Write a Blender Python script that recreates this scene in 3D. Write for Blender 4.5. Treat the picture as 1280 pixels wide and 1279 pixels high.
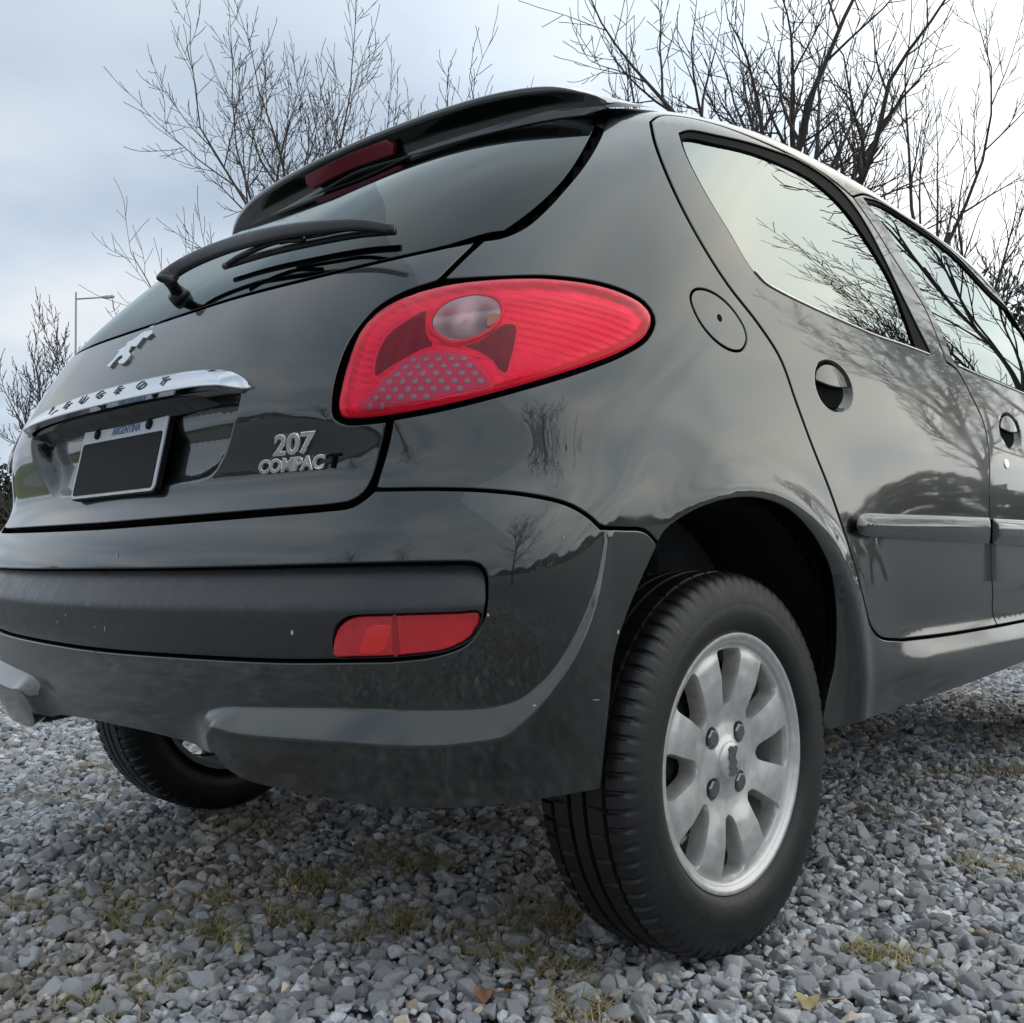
import bpy, bmesh, math, random
import numpy as np
from mathutils import Vector, Matrix
from mathutils.geometry import delaunay_2d_cdt

for o in list(bpy.data.objects): bpy.data.objects.remove(o)
SC = bpy.context.scene
COL = SC.collection
R = math.radians

# ------------------------------------------------------------------ camera
CAM_POS = np.array([1.6501, -1.4009, 0.6062])
YAW, PITCH, ROLL, FPX = -0.7587, 0.0449, -0.0134, 1304.16
def cam_axes():
    f = np.array([math.sin(YAW)*math.cos(PITCH), math.cos(YAW)*math.cos(PITCH), math.sin(PITCH)])
    r0 = np.array([math.cos(YAW), -math.sin(YAW), 0.0]); u0 = np.cross(r0, f)
    c, s = math.cos(ROLL), math.sin(ROLL)
    return c*r0+s*u0, -s*r0+c*u0, f
CR, CU, CF = cam_axes()
cam = bpy.data.cameras.new('camera')
cam.sensor_fit = 'HORIZONTAL'; cam.sensor_width = 36.0; cam.lens = 36.0*FPX/1280.0
cam.clip_start = 0.05; cam.clip_end = 3000
camo = bpy.data.objects.new('camera', cam); COL.objects.link(camo)
camo.matrix_world = Matrix((( CR[0], CU[0], -CF[0], CAM_POS[0]), (CR[1], CU[1], -CF[1], CAM_POS[1]), (CR[2], CU[2], -CF[2], CAM_POS[2]), (0,0,0,1)))
SC.camera = camo

# ------------------------------------------------------------------ sky and sun
SUN_AZ, SUN_EL = R(-30), R(36)       # azimuth from +Y towards -X
wd = bpy.data.worlds.new('World'); SC.world = wd; wd.use_nodes = True
def build_world():
    nt = wd.node_tree; N = nt.nodes; L = nt.links
    N.clear()
    out = N.new('ShaderNodeOutputWorld'); bg = N.new('ShaderNodeBackground'); bg.inputs['Strength'].default_value = 0.115
    L.new(bg.outputs[0], out.inputs[0])
    sky = N.new('ShaderNodeTexSky'); sky.sky_type = 'NISHITA'; sky.sun_disc = False
    sky.sun_elevation = SUN_EL; sky.sun_rotation = -SUN_AZ; sky.air_density = 1.0; sky.dust_density = 2.0
    tc = N.new('ShaderNodeTexCoord')
    sep = N.new('ShaderNodeSeparateXYZ'); L.new(tc.outputs['Generated'], sep.inputs[0])
    # clouds live on a flat layer overhead: direction / height
    mx = N.new('ShaderNodeMath'); mx.operation = 'MAXIMUM'; mx.inputs[1].default_value = 0.0; L.new(sep.outputs['Z'], mx.inputs[0])
    ad = N.new('ShaderNodeMath'); ad.operation = 'ADD'; ad.inputs[1].default_value = 0.22; L.new(mx.outputs[0], ad.inputs[0])
    dv = N.new('ShaderNodeVectorMath'); dv.operation = 'DIVIDE'; L.new(tc.outputs['Generated'], dv.inputs[0])
    cb = N.new('ShaderNodeCombineXYZ'); L.new(ad.outputs[0], cb.inputs[0]); L.new(ad.outputs[0], cb.inputs[1]); cb.inputs[2].default_value = 1.0
    L.new(cb.outputs[0], dv.inputs[1])
    n1 = N.new('ShaderNodeTexNoise'); n1.inputs['Scale'].default_value = 1.5; n1.inputs['Detail'].default_value = 5; n1.inputs['Roughness'].default_value = 0.46
    n1.inputs['Distortion'].default_value = 0.1
    L.new(dv.outputs[0], n1.inputs['Vector'])
    r1 = N.new('ShaderNodeValToRGB')
    e = r1.color_ramp.elements
    e[0].position = 0.26; e[0].color = (3.9, 5.0, 6.4, 1)
    e[1].position = 0.72; e[1].color = (9.2, 9.5, 9.8, 1)
    m = e.new(0.49); m.color = (6.6, 7.6, 8.8, 1)
    L.new(n1.outputs['Fac'], r1.inputs[0])
    n2 = N.new('ShaderNodeTexNoise'); n2.inputs['Scale'].default_value = 0.8; n2.inputs['Detail'].default_value = 4
    mp = N.new('ShaderNodeMapping'); mp.inputs['Location'].default_value = (3.1, 7.7, 0); L.new(dv.outputs[0], mp.inputs[0]); L.new(mp.outputs[0], n2.inputs['Vector'])
    r2 = N.new('ShaderNodeValToRGB'); r2.color_ramp.elements[0].position = 0.25; r2.color_ramp.elements[0].color = (0.80,0.80,0.80,1)
    r2.color_ramp.elements[1].position = 0.5; r2.color_ramp.elements[1].color = (1,1,1,1)
    L.new(n2.outputs['Fac'], r2.inputs[0])
    mix = N.new('ShaderNodeMix'); mix.data_type = 'RGBA'
    L.new(r2.outputs[0], mix.inputs['Factor']); L.new(sky.outputs[0], mix.inputs['A']); L.new(r1.outputs[0], mix.inputs['B'])
    # thin overcast: brighter around the veiled sun
    dt = N.new('ShaderNodeVectorMath'); dt.operation = 'DOT_PRODUCT'; L.new(tc.outputs['Generated'], dt.inputs[0])
    dt.inputs[1].default_value = (-math.sin(SUN_AZ)*math.cos(SUN_EL), math.cos(SUN_AZ)*math.cos(SUN_EL), math.sin(SUN_EL))
    gr = N.new('ShaderNodeMapRange'); gr.interpolation_type = 'SMOOTHSTEP'; gr.inputs['From Min'].default_value = 0.25; gr.inputs['From Max'].default_value = 1.0
    gr.inputs['To Min'].default_value = 0.66; gr.inputs['To Max'].default_value = 1.32; L.new(dt.outputs['Value'], gr.inputs['Value'])
    sc = N.new('ShaderNodeVectorMath'); sc.operation = 'SCALE'; L.new(mix.outputs['Result'], sc.inputs[0]); L.new(gr.outputs[0], sc.inputs['Scale'])
    wm = N.new('ShaderNodeMapRange'); wm.inputs['From Min'].default_value = 0.45; wm.inputs['From Max'].default_value = 1.0; L.new(dt.outputs['Value'], wm.inputs['Value'])
    tn = N.new('ShaderNodeMix'); tn.data_type = 'RGBA'; tn.inputs['A'].default_value = (1,1,1,1); tn.inputs['B'].default_value = (1.10,1.0,0.84,1); L.new(wm.outputs[0], tn.inputs['Factor'])
    ml = N.new('ShaderNodeVectorMath'); ml.operation = 'MULTIPLY'; L.new(sc.outputs[0], ml.inputs[0]); L.new(tn.outputs['Result'], ml.inputs[1])
    L.new(ml.outputs[0], bg.inputs['Color'])
build_world()
sun = bpy.data.lights.new('sun', 'SUN'); sun.energy = 0.55; sun.angle = R(140); sun.color = (1.0, 0.95, 0.88)
suno = bpy.data.objects.new('sun', sun); COL.objects.link(suno)
sd = Vector((-math.sin(SUN_AZ)*math.cos(SUN_EL), math.cos(SUN_AZ)*math.cos(SUN_EL), math.sin(SUN_EL)))
suno.rotation_euler = sd.to_track_quat('Z', 'Y').to_euler()
SC.view_settings.view_transform = 'Standard'; SC.view_settings.look = 'None'
SC.view_settings.exposure = 0.34; SC.view_settings.gamma = 1.0; SC.view_settings.use_curve_mapping = False
SC.cycles.max_bounces = 10; SC.cycles.transparent_max_bounces = 16; SC.cycles.glossy_bounces = 6
try: SC.cycles.use_denoising = True
except Exception: pass

# ------------------------------------------------------------------ helpers
def tag(o, label=None, cat=None, group=None, kind=None):
    if label: o['label'] = label
    if cat: o['category'] = cat
    if group: o['group'] = group
    if kind: o['kind'] = kind
    return o
def empty(name, loc=(0,0,0)):
    o = bpy.data.objects.new(name, None); COL.objects.link(o); o.location = loc; o.empty_display_size = 0.1
    return o
def mesh_obj(name, V, F, mat, parent=None, smooth=True, normals=None, mats=None, midx=None):
    me = bpy.data.meshes.new(name)
    V = np.asarray(V, float)
    me.from_pydata(V.tolist(), [], [tuple(int(i) for i in f) for f in F])
    if mats:
        for m in mats: me.materials.append(m)
        me.polygons.foreach_set('material_index', np.asarray(midx, np.int32))
    else: me.materials.append(mat)
    if smooth: me.polygons.foreach_set('use_smooth', np.ones(len(me.polygons), bool))
    me.update()
    if normals is not None: me.normals_split_custom_set_from_vertices(np.asarray(normals, float).tolist())
    o = bpy.data.objects.new(name, me); COL.objects.link(o)
    if parent is not None: o.parent = parent
    return o
class MB:
    """collects shapes into one mesh"""
    def __init__(s): s.V = []; s.F = []
    def add(s, V, F):
        k = len(s.V); s.V += [tuple(map(float, v)) for v in V]; s.F += [tuple(int(i)+k for i in f) for f in F]; return s
    def box(s, c, h, M=None):
        V = [(x*h[0], y*h[1], z*h[2]) for x in (-1,1) for y in (-1,1) for z in (-1,1)]
        V = [(M @ Vector(v) if M else Vector(v)) + Vector(c) for v in V]
        return s.add(V, [(0,1,3,2),(4,6,7,5),(0,4,5,1),(2,3,7,6),(0,2,6,4),(1,5,7,3)])
    def tube(s, pts, rad, n=8, cap=True, flat=None):
        pts = [Vector(p) for p in pts]
        if not hasattr(rad, '__len__'): rad = [rad]*len(pts)
        V = []; F = []; up = None
        for i, p in enumerate(pts):
            t = (pts[min(i+1, len(pts)-1)] - pts[max(i-1, 0)]).normalized()
            if up is None: up = t.orthogonal().normalized() if flat is None else (Vector(flat) - t*Vector(flat).dot(t)).normalized()
            up = (up - t*up.dot(t)).normalized(); b = t.cross(up)
            for k in range(n):
                a = 2*math.pi*k/n
                sc = (1.0, 1.0) if flat is None else (0.45, 1.0)
                V.append(p + (up*math.cos(a)*sc[0] + b*math.sin(a)*sc[1])*rad[i])
        for i in range(len(pts)-1):
            for k in range(n):
                F.append((i*n+k, i*n+(k+1)%n, (i+1)*n+(k+1)%n, (i+1)*n+k))
        if cap: F.append(tuple(range(n-1,-1,-1))); F.append(tuple((len(pts)-1)*n+k for k in range(n)))
        return s.add(V, F)
    def build(s, name, mat, parent=None, smooth=False): return mesh_obj(name, s.V, s.F, mat, parent, smooth)
def bevel(o, w=0.003, seg=2):
    m = o.modifiers.new('bevel', 'BEVEL'); m.width = w; m.segments = seg; m.limit_method = 'ANGLE'; m.angle_limit = R(35)
    return o

# ------------------------------------------------------------------ materials
def mat(name, col=(0.5,0.5,0.5), rough=0.5, metal=0.0, coat=0.0, coat_rough=0.03, ior=1.5, var=0.0, vscale=20.0, bump=0.0, bscale=200.0, rvar=0.0, spec=0.5, flake=0.0):
    m = bpy.data.materials.new(name); m.use_nodes = True
    nt = m.node_tree; N = nt.nodes; L = nt.links; b = N['Principled BSDF']
    b.inputs['Base Color'].default_value = (*col, 1); b.inputs['Roughness'].default_value = rough; b.inputs['Metallic'].default_value = metal
    b.inputs['Coat Weight'].default_value = coat; b.inputs['Coat Roughness'].default_value = coat_rough; b.inputs['IOR'].default_value = ior
    b.inputs['Specular IOR Level'].default_value = spec
    tc = N.new('ShaderNodeTexCoord')
    if var or rvar:
        n = N.new('ShaderNodeTexNoise'); n.inputs['Scale'].default_value = vscale; n.inputs['Detail'].default_value = 6; n.inputs['Roughness'].default_value = 0.6
        L.new(tc.outputs['Object'], n.inputs['Vector'])
        if var:
            r = N.new('ShaderNodeMapRange'); r.inputs['From Min'].default_value = 0.25; r.inputs['From Max'].default_value = 0.75
            r.inputs['To Min'].default_value = 1-var; r.inputs['To Max'].default_value = 1+var; L.new(n.outputs['Fac'], r.inputs['Value'])
            vm = N.new('ShaderNodeVectorMath'); vm.operation = 'SCALE'; vm.inputs[0].default_value = col; L.new(r.outputs[0], vm.inputs['Scale'])
            L.new(vm.outputs[0], b.inputs['Base Color'])
        if rvar:
            r = N.new('ShaderNodeMapRange'); r.inputs['From Min'].default_value = 0.3; r.inputs['From Max'].default_value = 0.7
            r.inputs['To Min'].default_value = max(0.0, rough-rvar); r.inputs['To Max'].default_value = min(1, rough+rvar); L.new(n.outputs['Fac'], r.inputs['Value'])
            L.new(r.outputs[0], b.inputs['Roughness'])
    if bump:
        n = N.new('ShaderNodeTexNoise'); n.inputs['Scale'].default_value = bscale; n.inputs['Detail'].default_value = 4
        L.new(tc.outputs['Object'], n.inputs['Vector'])
        bp = N.new('ShaderNodeBump'); bp.inputs['Strength'].default_value = bump; bp.inputs['Distance'].default_value = 0.002
        L.new(n.outputs['Fac'], bp.inputs['Height']); L.new(bp.outputs[0], b.inputs['Normal'])
    return m
def glass_mat(name, tint, refl_ior, rough=0.0, extra=0.0):
    """thin pane: tinted see-through plus a Fresnel mirror"""
    m = bpy.data.materials.new(name); m.use_nodes = True
    nt = m.node_tree; N = nt.nodes; L = nt.links; N.clear()
    out = N.new('ShaderNodeOutputMaterial'); mx = N.new('ShaderNodeMixShader')
    tr = N.new('ShaderNodeBsdfTransparent'); tr.inputs[0].default_value = (*tint, 1)
    gl = N.new('ShaderNodeBsdfGlossy'); gl.inputs['Roughness'].default_value = rough; gl.inputs['Color'].default_value = (0.88,0.96,0.93,1)
    fr = N.new('ShaderNodeFresnel'); fr.inputs['IOR'].default_value = refl_ior
    ad = N.new('ShaderNodeMath'); ad.operation = 'ADD'; ad.inputs[1].default_value = extra; ad.use_clamp = True
    L.new(fr.outputs[0], ad.inputs[0]); L.new(ad.outputs[0], mx.inputs[0])
    L.new(tr.outputs[0], mx.inputs[1]); L.new(gl.outputs[0], mx.inputs[2]); L.new(mx.outputs[0], out.inputs[0])
    return m
def paint_mat():
    m = mat('car_paint', (0.026,0.030,0.027), 0.34, 0.90, 1.0, 0.02, 1.5)
    nt = m.node_tree; N = nt.nodes; L = nt.links; b = N['Principled BSDF']; tc = [n for n in N if n.type == 'TEX_COORD'][0]
    b.inputs['Coat IOR'].default_value = 1.72
    # dust film: fine specks and a broader haze that roughen the clear coat a little
    n1 = N.new('ShaderNodeTexNoise'); n1.inputs['Scale'].default_value = 9; n1.inputs['Detail'].default_value = 8; n1.inputs['Roughness'].default_value = 0.65
    L.new(tc.outputs['Object'], n1.inputs['Vector'])
    r = N.new('ShaderNodeMapRange'); r.inputs['From Min'].default_value = 0.35; r.inputs['From Max'].default_value = 0.75
    r.inputs['To Min'].default_value = 0.012; r.inputs['To Max'].default_value = 0.075; L.new(n1.outputs['Fac'], r.inputs['Value'])
    # road film on the lower panels dulls the clear coat
    sx = N.new('ShaderNodeSeparateXYZ'); L.new(tc.outputs['Object'], sx.inputs[0])
    lw = N.new('ShaderNodeMapRange'); lw.interpolation_type = 'SMOOTHSTEP'; lw.inputs['From Min'].default_value = 0.60; lw.inputs['From Max'].default_value = 0.34
    lw.inputs['To Min'].default_value = 0.0; lw.inputs['To Max'].default_value = 0.10; L.new(sx.outputs['Z'], lw.inputs['Value'])
    ad = N.new('ShaderNodeMath'); ad.operation = 'ADD'; L.new(r.outputs[0], ad.inputs[0]); L.new(lw.outputs[0], ad.inputs[1]); L.new(ad.outputs[0], b.inputs['Coat Roughness'])
    mxr = N.new('ShaderNodeMapRange'); mxr.inputs['From Min'].default_value = 0.45; mxr.inputs['From Max'].default_value = 0.8
    mxr.inputs['To Max'].default_value = 0.10; L.new(n1.outputs['Fac'], mxr.inputs['Value'])
    mc = N.new('ShaderNodeMix'); mc.data_type = 'RGBA'; mc.inputs['A'].default_value = (0.026,0.030,0.027,1); mc.inputs['B'].default_value = (0.12,0.112,0.095,1)
    L.new(mxr.outputs[0], mc.inputs['Factor']); L.new(mc.outputs['Result'], b.inputs['Base Color'])
    vo = N.new('ShaderNodeTexNoise'); vo.inputs['Scale'].default_value = 3.2; vo.inputs['Detail'].default_value = 1
    L.new(tc.outputs['Object'], vo.inputs['Vector'])
    bp = N.new('ShaderNodeBump'); bp.inputs['Strength'].default_value = 0.05; bp.inputs['Distance'].default_value = 0.004
    L.new(vo.outputs['Fac'], bp.inputs['Height']); L.new(bp.outputs[0], b.inputs['Coat Normal'])
    return m
M = {}
M['paint'] = paint_mat()
M['black_plastic'] = mat('black_plastic', (0.022,0.022,0.023), 0.42, var=0.15, bump=0.25, bscale=900, rvar=0.08)
M['strip'] = mat('strip_plastic', (0.034,0.035,0.037), 0.29, var=0.12, vscale=30, bump=0.15, bscale=1400, rvar=0.07)
M['rubber_black'] = mat('seal_rubber', (0.004,0.004,0.0042), 0.6, spec=0.06)
M['void'] = mat('inner_black', (0.004,0.004,0.004), 0.9, spec=0.1)
M['liner'] = mat('arch_liner', (0.012,0.012,0.012), 0.85, var=0.3, vscale=12, bump=0.5, bscale=60)
M['tyre'] = mat('tyre_rubber', (0.007,0.007,0.0073), 0.46, var=0.35, vscale=14, bump=0.25, bscale=350, rvar=0.1)
M['alloy'] = mat('alloy_silver', (0.60,0.59,0.575), 0.36, 0.62, 0.35, 0.15, var=0.13, vscale=55, rvar=0.08)
M['alloy_dark'] = mat('brake_drum_iron', (0.03,0.028,0.026), 0.7, 0.4, var=0.4, vscale=25)
M['bolt'] = mat('bolt_steel', (0.22,0.22,0.22), 0.35, 0.9, var=0.2)
M['chrome'] = mat('chrome', (0.78,0.80,0.82), 0.09, 1.0, rvar=0.03, vscale=25)
M['chrome_dull'] = mat('worn_chrome', (0.80,0.78,0.76), 0.16, 1.0, var=0.18, vscale=90)
M['glass'] = glass_mat('side_glass', (0.16,0.27,0.27), 1.8, 0.0, 0.22)
M['rear_glass'] = glass_mat('rear_glass', (0.035,0.05,0.055), 1.5, 0.0, 0.0)
M['lens'] = glass_mat('lamp_lens', (1.0,0.82,0.85), 1.36, 0.008, 0.0)
M['lens_red'] = mat('lamp_red', (0.95,0.012,0.075), 0.33, 0.55, var=0.05, vscale=40, spec=0.2)
M['lens_dark'] = mat('lamp_dark_red', (0.26,0.004,0.025), 0.4, var=0.25, vscale=60, spec=0.12)
M['lens_pink'] = mat('lamp_pink', (0.78,0.09,0.19), 0.6, spec=0.12)
M['dot_grey'] = mat('lamp_dot_grey', (0.36,0.28,0.33), 0.3, 0.3)
M['reflector'] = mat('lamp_reflector', (0.40,0.39,0.38), 0.28, 1.0)
M['amber'] = mat('lamp_bulb', (0.55,0.30,0.16), 0.2)
M['brake_red'] = mat('brake_lens', (0.19,0.008,0.022), 0.12, coat=0.6, var=0.1, vscale=60)
M['fog_red'] = mat('fog_lens', (0.62,0.010,0.020), 0.12, coat=0.8, var=0.08, vscale=70)
M['fog_hot'] = mat('fog_lens_bright', (0.85,0.022,0.022), 0.12, coat=0.8)
M['plate_white'] = mat('plate_white', (0.62,0.64,0.66), 0.4, var=0.1, vscale=40)
M['plate_black'] = mat('plate_black', (0.009,0.009,0.009), 0.6, spec=0.2)
M['plate_blue'] = mat('plate_lettering', (0.10,0.20,0.34), 0.5)
M['seat'] = mat('seat_fabric', (0.05,0.052,0.055), 0.9, var=0.2)
M['cyan'] = mat('turquoise_cloth', (0.10,0.42,0.42), 0.8, var=0.2)
M['wiper'] = mat('wiper_black', (0.010,0.010,0.011), 0.38, rvar=0.06)

# ------------------------------------------------------------------ the car body as one smooth form
def spline(xs, ys):
    xs = np.array(xs, float); ys = np.array(ys, float); n = len(xs); h = np.diff(xs)
    A = np.eye(n); r = np.zeros(n)
    for i in range(1, n-1):
        A[i,i-1] = h[i-1]; A[i,i] = 2*(h[i-1]+h[i]); A[i,i+1] = h[i]
        r[i] = 6*((ys[i+1]-ys[i])/h[i]-(ys[i]-ys[i-1])/h[i-1])
    Mm = np.linalg.solve(A, r)
    def f(x):
        x = np.clip(x, xs[0], xs[-1]); i = np.clip(np.searchsorted(xs, x)-1, 0, n-2)
        a = xs[i+1]-x; b = x-xs[i]; H = h[i]
        return Mm[i]*a**3/(6*H)+Mm[i+1]*b**3/(6*H)+(ys[i]/H-Mm[i]*H/6)*a+(ys[i+1]/H-Mm[i+1]*H/6)*b
    return f
def table(f, a, b, n=4000):
    xs = np.linspace(a, b, n); ys = f(xs); k = (n-1)/(b-a)
    def g(x):
        t = np.clip((x-a)*k, 0, n-1.0001); i = t.astype(np.int64); fr = t-i
        return ys[i]*(1-fr)+ys[i+1]*fr
    return g
YCZ = [.20,.28,.35,.43,.50,.56,.62,.67,.70,.80,.90,.97,1.03,1.12,1.22,1.32,1.42,1.6]
YCV = [-.50,-.565,-.605,-.632,-.645,-.650,-.648,-.630,-.6120,-.6185,-.5992,-.5649,-.5265,-.4428,-.3318,-.1959,-.0495,.16]
YC = table(spline(YCZ, YCV), .15, 1.65)
WZ = table(spline([.2,.3,.45,.6,.72,.85,.95,1.02,1.1,1.2,1.3,1.42,1.6], [.785,.795,.812,.824,.827,.822,.812,.80,.7832,.7553,.7246,.6822,.58]), .15, 1.65)
ROOF = table(spline([-.6,-.3,-.1,.2,.5,.9,1.2,1.4,1.7,2.1,2.4,2.8,3.05], [1.3,1.40,1.49,1.5052,1.5152,1.5072,1.4771,1.4271,1.192,.97,.90,.80,.70]), -.65, 3.1)
RX = table(spline([.3,.7,1.0,1.35], [.30,.282,.539,.467]), .15, 1.65)
RY = table(spline([.3,.7,1.0,1.35], [.26,.242,.499,.447]), .15, 1.65)
PW, RZ = 2.4, .12
BOW = table(spline([.3,.8,1.0,1.2,1.4], [.152,.152,.110,.055,.10]), .15, 1.65)
def F3(P):
    x, y, z = np.abs(P[...,0]), P[...,1], P[...,2]
    rx = RX(z); ry = RY(z)
    a = np.maximum(x-(WZ(z)-.022*((np.clip(y,-.7,3)-.8)/1.2)**2)+rx, 0)/rx
    b = np.maximum(YC(z)+BOW(z)*x*x-y+ry, 0)/ry
    c = np.maximum(z-(ROOF(y)-.07*x*x)+RZ, 0)/RZ
    d = np.maximum(y-(3.05-.5*x*x)+.4, 0)/.4
    return ((a**PW+b**PW+c**PW+d**PW)**(1/PW)-1)*.28
def gradF(P):
    h = 2e-4; g = np.zeros(P.shape)
    for k in range(3):
        e = np.zeros(3); e[k] = h; g[...,k] = (F3(P+e)-F3(P-e))/(2*h)
    return g
PX, PY, AU, ZC, BV = .30, .25, 1.0, 1.05, .80
US = PX+AU; VMAX = ZC+BV
def ray_uv(u, v):
    u = np.asarray(u, float); v = np.asarray(v, float); su = np.sign(u)+(u == 0); u = np.abs(u)
    th = np.clip((u-PX)/AU, 0, 1)*math.pi/2
    ox = np.minimum(u, PX); oy = PY+np.maximum(u-US, 0)
    dx, dy = np.sin(th), -np.cos(th)
    el = np.clip((v-ZC)/BV, 0, 1)*math.pi/2
    O = np.stack([ox*su, oy, np.minimum(v, ZC)], -1)
    D = np.stack([dx*np.cos(el)*su, dy*np.cos(el), np.sin(el)], -1)
    return O, D
def S0(u, v):
    O, D = ray_uv(u, v); lo = np.zeros(O.shape[:-1]); hi = lo+1.6
    for _ in range(10):
        mid = (lo+hi)/2; ins = F3(O+D*mid[...,None]) < 0
        lo = np.where(ins, mid, lo); hi = np.where(ins, hi, mid)
    flo = F3(O+D*lo[...,None]); fhi = F3(O+D*hi[...,None])
    for _ in range(4):
        t = lo+(hi-lo)*(-flo)/np.where(np.abs(fhi-flo) < 1e-12, 1e-12, fhi-flo); t = np.clip(t, lo, hi)
        ft = F3(O+D*t[...,None]); ins = ft < 0
        lo = np.where(ins, t, lo); flo = np.where(ins, ft, flo); hi = np.where(ins, hi, t); fhi = np.where(ins, fhi, ft)
    return O+D*t[...,None]
def uv_of(P):
    P = np.asarray(P, float); sx = np.where(P[...,0] < 0, -1.0, 1.0); x = np.abs(P[...,0]); y = P[...,1]; z = P[...,2]
    ang = np.arctan2(np.maximum(x-PX, 0), np.maximum(PY-y, 1e-9))
    u = np.where(y >= PY, US+(y-PY), np.where(x <= PX, x, PX+ang/(math.pi/2)*AU))
    rad = np.where(y >= PY, x-PX, np.where(x <= PX, PY-y, np.hypot(x-PX, y-PY)))
    v = np.where(z <= ZC, z, ZC+np.arctan2(z-ZC, np.maximum(rad, 1e-6))/(math.pi/2)*BV)
    return np.stack([u*sx, v], -1)
def unit(a): return a/np.maximum(np.linalg.norm(a, axis=-1, keepdims=True), 1e-12)
def nrm0(P): return unit(gradF(P))
def inpoly(pts, poly):
    x, y = pts[:,0][:,None], pts[:,1][:,None]; a = np.asarray(poly); b = np.roll(a, -1, 0)
    out = np.zeros(len(pts), bool)
    for k in range(0, len(pts), 4000):
        xx, yy = x[k:k+4000], y[k:k+4000]
        c = (a[:,1] > yy) != (b[:,1] > yy)
        with np.errstate(divide='ignore', invalid='ignore'):
            xi = (b[:,0]-a[:,0])*(yy-a[:,1])/(b[:,1]-a[:,1])+a[:,0]
        out[k:k+4000] = (np.sum(c & (xx < xi), 1) % 2) == 1
    return out
def polydist(pts, line):
    """distance of uv points to an open polyline"""
    a = np.asarray(line)[:-1]; b = np.asarray(line)[1:]; ab = b-a; l2 = np.maximum((ab**2).sum(1), 1e-12)
    out = np.empty(len(pts))
    for k in range(0, len(pts), 4000):
        p = pts[k:k+4000][:,None,:]
        t = np.clip(((p-a)*ab).sum(2)/l2, 0, 1); d = p-(a+ab*t[...,None])
        out[k:k+4000] = np.sqrt((d**2).sum(2).min(1))
    return out
def crom(P, n=12, closed=False):
    P = np.asarray(P, float)
    if len(P) < 3 and not closed: return np.linspace(P[0], P[-1], n+1)
    Q = np.vstack([P[-1], P, P[0], P[1]]) if closed else np.vstack([2*P[0]-P[1], P, 2*P[-1]-P[-2]])
    out = []; m = len(P) if closed else len(P)-1
    for i in range(m):
        p0, p1, p2, p3 = Q[i], Q[i+1], Q[i+2], Q[i+3]
        # centripetal
        d1 = max(np.linalg.norm(p1-p0), 1e-9)**.5; d2 = max(np.linalg.norm(p2-p1), 1e-9)**.5; d3 = max(np.linalg.norm(p3-p2), 1e-9)**.5
        t0, t1 = 0, d1; t2 = t1+d2; t3 = t2+d3
        for t in np.linspace(t1, t2, n, endpoint=False):
            A1 = (t1-t)/(t1-t0)*p0+(t-t0)/(t1-t0)*p1; A2 = (t2-t)/(t2-t1)*p1+(t-t1)/(t2-t1)*p2; A3 = (t3-t)/(t3-t2)*p2+(t-t2)/(t3-t2)*p3
            B1 = (t2-t)/(t2-t0)*A1+(t-t0)/(t2-t0)*A2; B2 = (t3-t)/(t3-t1)*A2+(t-t1)/(t3-t1)*A3
            out.append((t2-t)/(t2-t1)*B1+(t-t1)/(t2-t1)*B2)
    if not closed: out.append(P[-1])
    return np.array(out)
def pix_rays(px):
    px = np.asarray(px, float)
    d = ((px[:,0]-640)/FPX)[:,None]*CR-((px[:,1]-639.5)/FPX)[:,None]*CU+CF
    return unit(d)
def pix(px, D=None, off=0.0):
    """measured picture points -> points on the body form (optionally raised by off / by the relief D)"""
    d = pix_rays(px); s = np.linspace(.6, 4.6, 900); P = CAM_POS+d[:,None,:]*s[None,:,None]
    off = np.broadcast_to(np.asarray(off, float), (len(d),)); F = F3(P)-off[:,None]; sg = F < 0; hit = sg.any(1); i = np.where(hit, sg.argmax(1), F.argmin(1)); i = np.maximum(i, 1)
    lo = s[i-1].copy(); hi = s[i].copy()
    g = np.linalg.norm(gradF(CAM_POS+d*hi[:,None]), axis=1)
    lo = lo-.10; hi = hi+.10; ss = lo[:,None]+(hi-lo)[:,None]*np.linspace(0, 1, 81)
    P = CAM_POS+d[:,None,:]*ss[...,None]; H = F3(P)/g[:,None]-off[:,None]
    if D is not None: H = H-D(uv_of(P.reshape(-1,3))).reshape(H.shape)
    sg = H < 0; h2 = sg.any(1); j = np.maximum(np.where(h2, sg.argmax(1), H.argmin(1)), 1); ar = np.arange(len(j))
    a, b = H[ar,j-1], H[ar,j]; t = np.where(h2 & (a > 0), a/np.where(np.abs(a-b) < 1e-12, 1, a-b), 1.0)
    sf = ss[ar,j-1]+(ss[ar,j]-ss[ar,j-1])*t
    return CAM_POS+d*sf[:,None]
def PXL(pts, D=None, off=0.0, n=8, closed=False): return uv_of(pix(crom(pts, n, closed), D, off))
def ULINE(pts, n=12): return crom(pts, n)
def XYZ(pts): return uv_of(np.array(pts, float))
def resample(uv, step, closed):
    P = S0(uv[:,0], uv[:,1])
    if closed: uv = np.vstack([uv, uv[:1]]); P = np.vstack([P, P[:1]])
    L = np.r_[0, np.cumsum(np.linalg.norm(np.diff(P, axis=0), axis=1))]
    n = max(2, int(round(L[-1]/step))); t = np.linspace(0, L[-1], n+1)
    return np.stack([np.interp(t, L, uv[:,0]), np.interp(t, L, uv[:,1])], -1)
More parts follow.
